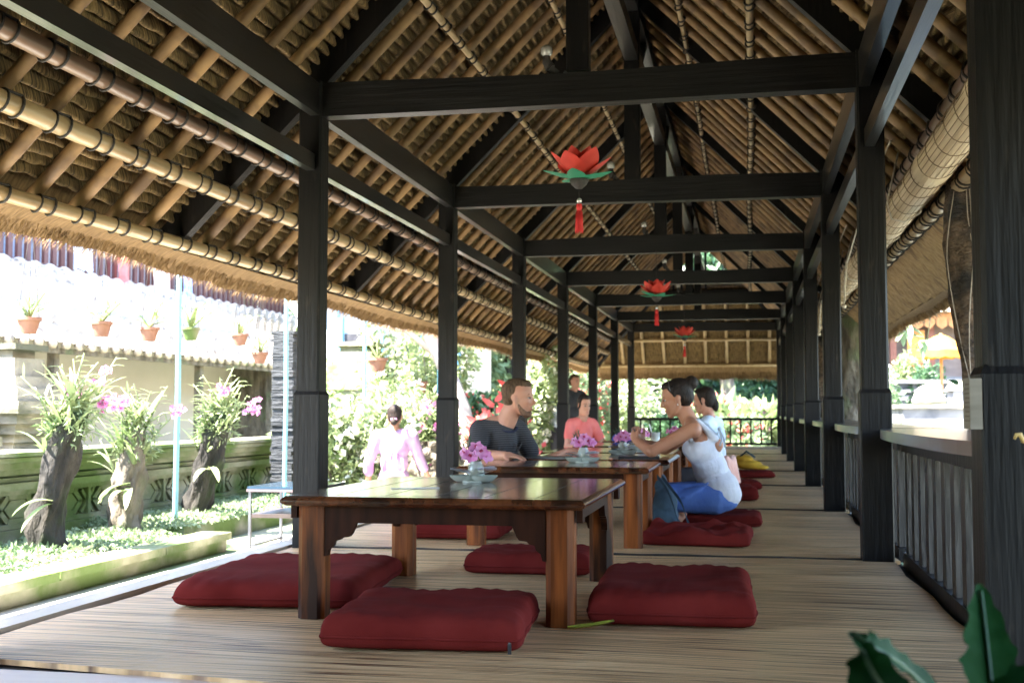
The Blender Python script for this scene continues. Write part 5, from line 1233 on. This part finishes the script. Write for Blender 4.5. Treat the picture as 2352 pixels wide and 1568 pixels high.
for k in range(60): y = 3.6+.33*k+.165; b = MB(); b.tube([(-9.40, y, 1.735), (-9.47, y, 1.735)], .075, 8); loc(b, o).build('eave_tile', M_tile, t, True)
b = MB(); b.box(-9.55, -9.50, 3.5, 23, 1.60, 1.68); b.box(-12.4, -9.5, 22.95, 23.05, GZ, 1.75); loc(b, o).build('fascia', M_bark2, t)
b = MB(); b.box(-10.8, -10.6, 3.5, 23, GZ, 2.6); loc(b, o).build('wall', mat('beige_plaster', (.40, .36, .32), (.48, .44, .39), (1, 1, 1), .9), t)
for y in (8.5, 12.5, 16.5, 20.5): b = MB(); b.box(-10.59, -10.56, y, y+.05, GZ, 2.3); loc(b, o).build('wall_batten', M_bark, t)
b = MB(); b.box(-10.58, -10.5, 13.6, 14.6, GZ, 1.55); loc(b, o).build('doorway', M_dark, t)
for y in (6, 10.5, 15, 19.5, 22.7): b = MB(); b.box(-9.7, -9.58, y-.06, y+.06, GZ, 1.68); loc(b, o).build('veranda_post', M_bark2, t)
M_slat = mat('red_brown_slat', (.07, .022, .02), (.11, .04, .036), (8, 8, 3), .6)
j = 0; y = 4.5
while y < 31 and j < 99:
    b = MB(); b.box(-12.50, -12.44, y-.062, y+.062, 3.45, 4.55); loc(b, o).build('balcony_slat', M_slat, t); y += .265; j += 1
b = MB(); b.box(-12.55, -12.40, 3.5, 31, 4.55, 4.65); b.box(-12.55, -12.38, 3.5, 31, 3.36, 3.44); loc(b, o).build('balcony_rail', M_slat, t)
b = MB(); b.box(-14.2, -14.0, 3.5, 31, 3.3, 7.2); b.box(-14.2, -12.5, 3.5, 31, 3.2, 3.32); loc(b, o).build('upper_wall', mat('pale_plaster', (.3, .29, .28), (.36, .35, .34), (1, 1, 1), .9), t)
for y in (7, 11, 15.5, 20): b = MB(); b.box(-13.998, -13.95, y, y+1.2, 3.4, 5.6); loc(b, o).build('shutter', mat('blue_grey_shutter', (.20, .24, .30), (.25, .3, .36), rough=.6), t)
# tarpaulin
b = MB(); G = []
for i in range(12):
    u = i/11; G.append([(-9.42+.05*math.sin(j*1.1+i), 11.1+3.2*(.0+.26*j/6*3.3)*1.0+.35*u*2-.8, 1.66-1.5*u+.02*math.sin(j)) for j in range(7)])
b.grid(G); o_ = b.build('tarpaulin', mat('pale_blue_tarp', (.26, .33, .46), (.32, .39, .52), rough=.5), smooth=True, fix=False); tag(o_, 'pale blue tarpaulin hanging slantwise under the tiled eave', 'tarpaulin')
# laundry
def laundry(px, py, w_, hh, m, lb, k):
    D = 12.3/((1720-px)*3.63e-4); p = at(px, py, D); b = MB(); rg = random.Random(k)
    b.grid([[(.03*math.sin(j*1.3+i*.4), -w_/2+w_*j/8*(1)+(.10*i/8*(4-j)/4), -hh*i/8-.03*math.sin(j*2)) for j in range(9)] for i in range(9)]); o_ = b.build('laundry', m, smooth=True, fix=False); o_.location = p; tag(o_, lb, 'laundry', 'laundry on the balcony')
laundry(192, 560, .8, .5, M_pblue, 'white and blue cloth hung at the left of the balcony', 1)
laundry(285, 590, .55, .75, M_coral, 'red cloth hung over the balcony slats', 2)
laundry(372, 600, .9, .8, cloth('pale_rose', (.62, .45, .42), (.7, .52, .5)), 'pale rose triangular cloth hung on the balcony', 3)
laundry(432, 610, .6, .8, mat('blue_print_cloth', (.2, .3, .6), (.6, .62, .75), (9, 9, 9), .9), 'blue patterned cloth hung on the balcony behind the turquoise pole', 4)

# pale blue house past the first post
t = thing('blue_house', 'pale blue walled house with blue frames seen past the first left post', 'house', (-8.4, 28, GZ)); o = V3((-8.4, 28, GZ))
b = MB(); b.box(-9.9, -8.3, 26, 30, GZ, 4.2); loc(b, o).build('blue_wall', mat('pale_blue_wall', (.42, .55, .62), (.5, .62, .68), (1, 1, 1), .9), t)
b = MB(); b.box(-8.29, -6.6, 26.5, 30, GZ, 4.0); loc(b, o).build('beige_wall', mat('beige_wall', (.52, .44, .36), (.58, .5, .42), (1, 1, 1), .9), t)
for x in (-9.3, -8.32, -7.45, -6.62): b = MB(); b.box(x-.07, x+.07, 25.9 if x < -8.2 else 26.4, 26.0 if x < -8.2 else 26.5, GZ, 4.0); loc(b, o).build('frame', mat('blue_frame', (.10, .28, .50), (.14, .34, .56), rough=.5), t)
for q_ in ((-9.2, -8.7, 25.97, 25.998, 1.2, 2.6), (-8.1, -7.6, 26.47, 26.498, 1.0, 2.4)): b = MB(); b.box(*q_); loc(b, o).build('window', M_dk, t)
b = MB(); b.add([(-10.9, 25.5, 4.1), (-6.2, 25.5, 4.1), (-6.2, 30.5, 4.1), (-10.9, 30.5, 4.1), (-8.5, 28, 5.6)], [(0, 1, 4), (1, 2, 4), (2, 3, 4), (3, 0, 4), (3, 2, 1, 0)]); loc(b, o).build('roof', M_tile, t)

# ---------------------------------------------------------------- trees and shrubs
def tree(p, hh, r, cr, lb, k, leafm=M_leafm, bark=M_bark2, n=5000, size=.2, cat='tree', name='tree', group=None, lean=0, clumps=9, spread=1.0, zc=.78):
    p = V3(p); t = thing(name, lb, cat, p, 0, group); rg = random.Random(k); b = MB()
    top = V3((lean, 0, hh*.8)); N = 10
    pts = [V3((lean*(i/N)**1.4+.05*math.sin(i*1.1+k), .05*math.sin(i*.9+k*2), hh*.8*i/N)) for i in range(N+1)]
    b.tube(pts, [r*(1.35 if i == 0 else 1-.6*i/N) for i in range(N+1)], 12)
    for j in range(6):
        q = pts[5+j % 5]; a = rg.uniform(0, 2*PI); e = q+V3((math.cos(a)*cr[0]*.7, math.sin(a)*cr[1]*.7, cr[2]*rg.uniform(.2, .7))); b.tube([q, q.lerp(e, .5)+V3((0, 0, .15)), e], [r*.4, r*.28, r*.12], 7)
    b.build('trunk', bark, t, True)
    cs, rs = [], []
    for j in range(clumps):
        a = rg.uniform(0, 2*PI); q = rg.uniform(.1, .85)*spread; cs.append((lean+cr[0]*q*math.cos(a), cr[1]*q*math.sin(a), hh*zc+cr[2]*rg.uniform(-.7, .8))); f = rg.uniform(.32, .55); rs.append((cr[0]*f, cr[1]*f, cr[2]*f))
    g2 = np.random.default_rng(k); 
    leaves_multi('crown', cs, rs, n, size, leafm, t, k); return t
def leaves_multi(name, cs, rs, n, size, m, parent, seed, aspect=2.2, shell=.4, droop=.3):
    g = np.random.default_rng(seed); idx = g.integers(0, len(cs), n); Ca = np.array(cs)[idx]; Ra = np.array(rs)[idx]
    d = g.normal(size=(n, 3)); d /= np.linalg.norm(d, axis=1)[:, None]; P = Ca+d*(g.random(n)**shell)[:, None]*Ra
    ax = d*.6+g.normal(size=(n, 3))*.7; ax[:, 2] -= droop; ax /= np.linalg.norm(ax, axis=1)[:, None]
    s_ = np.cross(ax, g.normal(size=(n, 3))); s_ /= np.linalg.norm(s_, axis=1)[:, None]+1e-9; nn = np.cross(ax, s_); sz = size*(.6+.8*g.random(n))[:, None]
    V = np.stack([P, P+ax*sz*.5+s_*sz/aspect*.5+nn*sz*.07, P+ax*sz-nn*sz*.08, P+ax*sz*.5-s_*sz/aspect*.5+nn*sz*.07], 1).reshape(-1, 3); k = np.arange(n)[:, None]*4
    F = np.concatenate([k+np.array([[0, 1, 2]]), k+np.array([[0, 2, 3]])], 1).reshape(-1, 3); return npmesh(name, V, F, m, parent)
def shrub(px, py, D, r, hh, lb, k, leafm=M_leafm, flower=None, n=2200, size=.11, nf=60, fs=.09, zb=GZ, group='garden shrubs', aspect=2.2, droop=.2):
    p = at(px, py, D); p.z = zb; t = thing('shrub', lb, 'shrub', p, 0, group); rg = random.Random(k); b = MB()
    for j in range(6): a = rg.uniform(0, 6.3); b.tube([(0, 0, 0), (r*.25*math.cos(a), r*.25*math.sin(a), hh*.4), (r*.6*math.cos(a), r*.6*math.sin(a), hh*.75)], [.02, .015, .008], 5)
    b.build('stem', M_bark2, t, True)
    cs, rs = [], []
    for j in range(8): a = rg.uniform(0, 6.3); q = rg.uniform(.05, .65); cs.append((r*q*math.cos(a), r*q*math.sin(a), hh*rg.uniform(.25, .82))); f = rg.uniform(.3, .5); rs.append((r*f, r*f, hh*.32*rg.uniform(.6, 1.1)))
    leaves_multi('foliage', cs, rs, n, size, leafm, t, k, aspect=aspect, droop=droop)
    if flower: 
        leaves_multi('blossom', cs, [(a*1.1, c*1.1, e*1.1) for a, c, e in rs], nf*6, fs, flower, t, k+50, aspect=1.3, shell=.1)
    return t
sh = [(790, 0, 13.2, .75, 1.35, 'green shrub with white blossom right behind the first left post', M_leafl, M_flow),
      (905, 0, 16.0, .9, 1.7, 'white flowering shrub behind the person in pink', M_leafl, M_flow),
      (985, 0, 14.6, .6, 1.25, 'pale green shrub with pink blossom left of the second post', M_leafl, M_pinkf),
      (840, 0, 19.0, 1.0, 2.3, 'tall pale shrub in front of the blue house', M_leafl, M_flow),
      (1000, 0, 20.5, 1.1, 2.9, 'tall pale green shrub covering the corner of the beige wall', M_leafl, None),
      (720, 0, 17.0, .8, 1.7, 'shrub beside the slate column', M_leafl, M_flow),
      (1090, 0, 19.5, .9, 1.3, 'bushy dark green shrub behind the bearded man', M_leafd, M_redf),
      (1150, 0, 16.5, .6, 1.1, 'shrub with red bracts close behind the bearded man', M_leafm, M_redf),
      (1235, 0, 21.0, 1.0, 2.2, 'broad light green shrub right of the bearded man', M_leafl, M_flow),
      (1400, 0, 30.0, 1.6, 2.6, 'light green shrub beyond the far left posts', M_leafl, M_flow),
      (1330, 0, 27.0, 1.3, 2.2, 'green shrub behind the person in black', M_leafm, M_redf)]
for k, (px_, py_, D_, r_, h_, lb, m1, m2) in enumerate(sh): shrub(px_, 1000, D_, r_, h_, lb, k+11, m1, m2, n=3600, size=.10 if D_ < 17 else .14, nf=90)
sh2 = [(1500, 37, 1.3, 1.5, 'low green shrub left of the stone steps', M_leafm, M_flow), (1620, 31.5, 1.1, 1.5, 'shrub with pink blossom beyond the end railing', M_leafm, M_redf),
       (1735, 30.5, 1.1, 1.3, 'big leaved shrub beyond the right end of the far railing', M_leafl, M_pinkf), (1690, 35, 1.4, 2.3, 'dark shrub behind the far tree trunk', M_leafd, None),
       (1455, 33, 1.0, 1.6, 'shrub at the left end of the far railing', M_leafm, M_flow), (1800, 36, 1.5, 2.5, 'dark green shrub behind the right hand posts', M_leafd, None), (1570, 29.5, 1.0, .95, 'low fern like shrub under the end railing', M_leafd, None), (1690, 29.3, 1.0, .95, 'low shrub with orange tips under the end railing', M_leafm, M_redf)]
for k, (px_, D_, r_, h_, lb, m1, m2) in enumerate(sh2): shrub(px_, 1000, D_, r_, h_, lb, k+41, m1, m2, n=3200, size=.22 if k != 2 else .5, nf=60, fs=.16)
tp_ = at(1112, 1000, 17.5); tree((tp_.x-.1, tp_.y, GZ), 4.9, .16, (1.5, 1.5, 1.1), 'pale trunked tree behind the bearded man', 61, M_leafl, mat('pink_bark', (.42, .33, .28), (.55, .47, .4), (8, 8, 4), .9, .6), 5200, .16, lean=-1.5)
fp_ = at(1672, 1000, 33.5); tree((fp_.x, fp_.y, GZ), 6.5, .26, (2.6, 2.4, 1.5), 'large tree with a straight pale trunk beyond the far railing', 62, M_leafd, M_bark2, 5000, .28, zc=.95)
# stone steps at the far garden
t = thing('stone_steps', 'pale stone steps in the far garden beyond the end railing', 'steps', at(1510, 960, 38)); 
for k in range(5): b = MB(); b.box(-1.1, 1.1, k*.45, k*.45+.5, -.9, -.35+.26*k); b.build('step', M_stone2, t)
# ring of backdrop trees
bt = [(-25, 33, 8), (-19, 40, 9), (-14.5, 44, 8), (-11.5, 38, 7.5), (-8.5, 45, 10), (-5.6, 40, 8), (-2.8, 47, 11), (-.3, 41, 9), (2.6, 46, 10), (5.4, 44, 9), (8.5, 50, 10), (12, 47, 9), (16, 43, 9), (21, 40, 9), (-1.6, 37, 7), (-6.8, 33.5, 6.5), (-4.3, 34.5, 6)]
kinds = [M_leafm, M_leafl, M_leafd]; wd = ['far left behind the houses', 'behind the tiled roof', 'left of the blue house', 'behind the blue house', 'above the left shrubs', 'behind the far left posts', 'straight beyond the ridge', 'behind the far trunk', 'beyond the right posts', 'behind the temple hall', 'right of the temple hall', 'beyond the parasol', 'behind the near right trunk', 'at the far right', 'in the middle of the far garden', 'behind the person in black', 'behind the light green shrub']
for k, (x, y, h_) in enumerate(bt):
    tree((x, y, GZ), h_, .28, (2.8, 2.4, h_*.46), '%s garden tree %s' % (('mid green', 'pale green', 'dark green')[k % 3], wd[k]), 80+k, kinds[k % 3], M_bark, 7000, .34, group='trees around the garden', clumps=14, zc=.5, spread=1.1)
# hedge mass low behind everything
g = leaves('far_hedge', [(x, 52+abs(x)*-.2, .6) for x in range(-34, 30, 2)], [(2.0, 1.0, 2.4)], 26000, .5, M_leafm, seed=9, shell=.5); tag(g, 'hedge of mixed foliage closing the garden in the distance', 'hedge', kind='stuff')
# red heliconia near the man
t = thing('heliconia', 'red heliconia stalks behind the bearded man', 'plant', (at(1140, 1000, 14.5).x, at(1140, 1000, 14.5).y, GZ))
b = MB(); bl = MB(); rg = random.Random(5)
for k in range(3):
    top = V3((-.22+.2*k, 0, 1.0+.22*k)); bl.tube([(0, 0, 0), top], .012, 6)
    for j in range(6): s_ = 1 if j % 2 else -1; petal(b, top+V3((0, 0, -.30+.07*j)), (s_*.8, -.2, .6), (0, -1, 0), .20, .07, .1)
    for j in range(4): blade(bl, (0, 0, .2), (rg.uniform(-1, 1), rg.uniform(-.5, .5), 2), .95, .13, .35, 9)
bl.build('foliage', M_leafm, t, True, fix=False); b.build('bracts', M_redf, t, True, fix=False)

# ---------------------------------------------------------------- right side
def big_trunk(pts, rad, lb, m, roots=None, nm='tree_trunk'):
    base = V3(pts[0]); t = thing('tree', lb, 'tree', base); N = 44; C_ = chain(pts, N); G = []; rg = random.Random(len(pts)*3)
    for i, c in enumerate(C_):
        r = np.interp(i/N, np.linspace(0, 1, len(rad)), rad); G.append([c-base+V3((math.cos(a)*r, math.sin(a)*r, 0))*(1+.08*math.sin(3*a+i*.25)+.05*math.sin(6*a-i*.5)+.03*math.sin(i*1.9+a*2)+.02*rg.random()) for a in [2*PI*j/36 for j in range(36)]])
    b = MB(); b.grid(G, closed_u=True); b.build('trunk', m, t, True)
    if roots:
        b = MB()
        for k in range(3):
            a0 = -PI/2-.9+.5*k; P_ = []
            for i in range(3 if k % 2 else 8, N-4, 2):
                r = np.interp(i/N, np.linspace(0, 1, len(rad)), rad)*1.10; a = a0+.38*math.sin(i*.21+k*2); P_.append(C_[i]-base+V3((math.cos(a)*r, math.sin(a)*r, 0)))
            b.tube(P_, .0032, 5)
        b.build('aerial_root', mat('pale_root', (.30, .24, .18), (.4, .33, .26), rough=.9), t, True)
    return t
M_bark3 = mat('brown_scaly_bark', (.08, .05, .03), (.22, .145, .09), (16, 16, 30), .9, 1., (30, 30, 50), c3=(.035, .03, .026), s3=3., t3=.56, dist=.05)
t = big_trunk([(1.38, 7.2, GZ), (1.36, 7.2, .5), (1.33, 7.2, 1.0), (1.29, 7.2, 1.5), (1.265, 7.2, 1.85), (1.33, 7.2, 2.6), (1.6, 7.3, 4.6)], [.11, .11, .115, .13, .135, .14, .13], 'dark scaly trunk with pale aerial roots just left of the nearest right post', M_bark3, True)
leaves_multi('crown', [(.3, 0, 6), (-.6, .5, 5.8), (1.2, -.4, 5.9), (.4, .9, 6.6)], [(1.1, 1.1, .7)]*4, 3000, .3, M_leafm, t, 4)
b = MB(); b.ell((0, 0, 0), (.0, .0, .0)) if 0 else None
pl2 = thing('vine_leaf', 'small green leaf sprouting from the near trunk', 'leaf', at(2196, 872, 7.1)); b = MB(); blade(b, (0, 0, -.03), (-.5, -.4, .5), .09, .07, .6, 6); b.build('blade', M_leafd, pl2, True, fix=False)
t = big_trunk([(1.55, 16.2, GZ), (1.47, 16.2, .3), (1.42, 16.2, 1.2), (1.40, 16.2, 2.0), (1.55, 16.3, 3.2), (1.7, 16.3, 5)], [.36, .26, .21, .19, .22, .2], 'thick pale mottled trunk between the right hand posts', M_bark2, False)
leaves_multi('crown', [(.3, 0, 6), (-.6, .5, 5.6), (1.2, -.4, 5.6), (.4, .9, 6.4)], [(1.3, 1.3, .8)]*4, 3000, .3, M_leafm, t, 5)
t = big_trunk([(1.50, 20.5, GZ), (1.42, 20.5, .6), (1.35, 20.5, 1.5), (1.5, 20.6, 3), (1.7, 20.6, 5)], [.40, .30, .26, .24, .2], 'twisted brown trunk farther along the right side', M_bark3, False)
b = MB(); q0 = at(2160, 425, 7.3); b.tube(chain([q0, at(2178, 450, 7.2), at(2190, 520, 7.1), at(2196, 640, 7.05)], 12), .022, 8); o = loc(b, q0).build('black_pipe', M_lash, smooth=True); o.location = q0; tag(o, 'bent black pipe running down from the right eave pole to the near trunk', 'pipe')
# young leafy branch hanging in the gap
t = thing('leafy_branch', 'light green leafy branch hanging in the gap right of the first right post', 'branch', at(2150, 640, 15)); bl, bs = MB(), MB(); rg = random.Random(8); pp = V3((0, 0, 0))
for k in range(5):
    e = V3((rg.uniform(-.45, .2), rg.uniform(-.2, .2), -rg.uniform(.2, .85))); bs.tube([pp+V3((.4, 0, .5)), pp, e], [.02, .014, .006], 5)
    for j in range(9): blade(bl, e+V3((rg.uniform(-.06, .06), 0, rg.uniform(-.05, .12))), V3((rg.uniform(-1, 1), rg.uniform(-.5, .5), rg.uniform(-.5, .6))), .26, .08, .6, 6)
bl.build('foliage', M_leafm, t, True, fix=False); bs.build('twig', M_bark2, t, True)
# temple court
M_court = mat('court_stone', (.13, .13, .14), (.20, .20, .21), (2, 2, 4), .9, .5, (12, 12, 12), c3=(.08, .085, .10), s3=1.5, t3=.56)
t = thing('stone_terrace', 'pale stone terrace wall with coping in the court on the right', 'terrace', (4.6, 27, GZ))
b = MB(); b.box(-1.3, 3.2, 0, 2.5, 0, 1.22); b.build('wall', M_court, t); b = MB(); b.box(-1.36, 3.3, -.08, 2.6, 1.22, 1.31); b.box(-1.4, 3.3, -.12, 0, .28, .36); b.box(-1.4, 3.3, -.20, 0, 0, .28); b.build('coping', M_stone2, t)
t = thing('stone_chest', 'long pale stone chest with a hipped lid standing on the terrace', 'chest', (5.0, 27.6, .955))
b = MB(); b.box(-.55, .95, 0, .8, 0, .30); b.build('body', mat('grey_panel', (.22, .22, .26), (.28, .28, .32)), t)
b = MB(); b.add([(-.62, -.08, .30), (1.02, -.08, .30), (1.02, .88, .30), (-.62, .88, .30), (-.5, .15, .52), (.8, .15, .52), (.8, .7, .52), (-.5, .7, .52)], [(3, 2, 1, 0), (4, 5, 6, 7), (0, 1, 5, 4), (1, 2, 6, 5), (2, 3, 7, 6), (3, 0, 4, 7)]); b.build('lid', M_stone2, t)
t = thing('carved_stone', 'weathered carved stone block left of the stone chest', 'stone', (3.95, 27.7, .955)); b = MB(); b.ell((0, 0, .2), (.32, .28, .24)); b.ell((.1, 0, .36), (.2, .2, .14)); b.box(-.35, .35, -.25, .25, 0, .14); blob('block', b, M_stone2, t, .04, 1)
t = thing('temple_wall', 'grey blue carved temple wall behind the terrace', 'wall', (5.5, 33, GZ)); b = MB(); b.box(-4, 6, 0, .6, 0, 1.9)
for k in range(24): b.box(-3.9+.4*k, -3.7+.4*k, -.06, 0, 1.45, 1.6)
b.box(-4, 6, -.10, 0, 1.66, 1.74); b.box(-4.1, 6.1, -.14, .7, 1.9, 2.0); b.build('wall', M_court, t)
t = thing('temple_hall', 'temple hall with orange fringed eaves and white roof behind the wall', 'temple', (6.0, 37, GZ)); M_or = mat('orange_cloth', (.42, .17, .06), (.5, .23, .09), rough=.8)
b = MB(); b.box(-4.5, 4.5, 0, 4, 0, .9); b.box(-4.0, 4.0, .3, 3.7, .9, 2.2); b.build('plinth', M_court, t)
for k in range(8): b = MB(); b.box(-3.9+1.1*k-.09, -3.9+1.1*k+.09, .1, .3, 2.2, 3.75); b.build('column', mat('red_column', (.20, .06, .035), (.25, .09, .05)), t)
b = MB(); 
for k in range(28): b.add([(-4.6+.34*k, -.31, 4.05), (-4.26+.34*k, -.31, 4.05), (-4.28+.34*k, -.30, 3.70+.07*(k % 2)), (-4.43+.34*k, -.30, 3.60), (-4.58+.34*k, -.30, 3.70)], [(0, 1, 2, 3, 4)])
b.build('eave_fringe', M_or, t); b = MB(); b.box(-4.7, 4.9, -.30, -.15, 3.95, 4.1); b.build('eave_board', M_or, t)
for k in range(4): b = MB(); b.box(-3.2+1.9*k, -2.7+1.9*k, .05, .10, 2.3, 3.6); b.build('banner', mat('banner_cloth', (.65, .35, .08), (.6, .12, .06), (1, 1, 1), .8), t)
b = MB(); b.box(-3.9, 3.9, .5, 3.6, 2.2, 3.9); b.build('inner_wall', mat('brick_wall', (.16, .11, .09), (.22, .16, .13), (3, 3, 6)), t)
b = MB(); b.add([(-5, -.6, 4.1), (5.2, -.6, 4.1), (5.2, 4.6, 4.1), (-5, 4.6, 4.1), (-1.5, 2, 6.1), (1.8, 2, 6.1)], [(3, 2, 1, 0), (0, 1, 5, 4), (1, 2, 5), (2, 3, 4, 5), (3, 0, 4)]); b.build('roof', M_tile, t)
t = thing('parasol', 'orange yellow ceremonial parasol on a pole above the terrace', 'parasol', at(2165, 960, 30)); p0 = t.location.copy(); t.location.z = GZ
b = MB(); b.tube([(0, 0, 0), (0, 0, 3.15)], .035, 8); b.build('pole', M_or, t, True)
b = MB(); G = [[(r*math.cos(a), r*math.sin(a), 3.12-.42*(r/.62)**1.5*1.0+.012*math.cos(a*8)) for a in [2*PI*j/32 for j in range(32)]] for r in (.01, .2, .4, .62)]; b.grid(G, closed_u=True); b.grid([G[-1], [(x, y, z-.17-.03*(i % 2)) for i, (x, y, z) in enumerate(G[-1])]], closed_u=True); b.build('canopy', mat('parasol_cloth', (.5, .24, .03), (.56, .3, .05), rough=.7, transl=.3), t, True)
for k, (px_, D_, r_, h_, lb, m1, m2) in enumerate(((2115, 31.8, .9, 2.3, 'dark green bush growing in front of the grey temple wall', M_leafd, None), (2060, 24, .5, .9, 'low bush at the left foot of the terrace', M_leafm, None), (2075, 33, .9, 3.0, 'white flowering bush left of the parasol', M_leafl, M_flow), (1990, 30, 1.2, 2.2, 'bush seen between the right hand posts', M_leafm, M_flow))): shrub(px_, 1000, D_, r_, h_, lb, 70+k, m1, m2, n=2600, size=.16)

# ---------------------------------------------------------------- scale to metres
bpy.context.view_layer.update()
done = set()
for o in list(bpy.data.objects):
    o.location = o.location*S
    if o.type == 'MESH' and o.data.name not in done:
        done.add(o.data.name); o.data.transform(Matrix.Scale(S, 4))
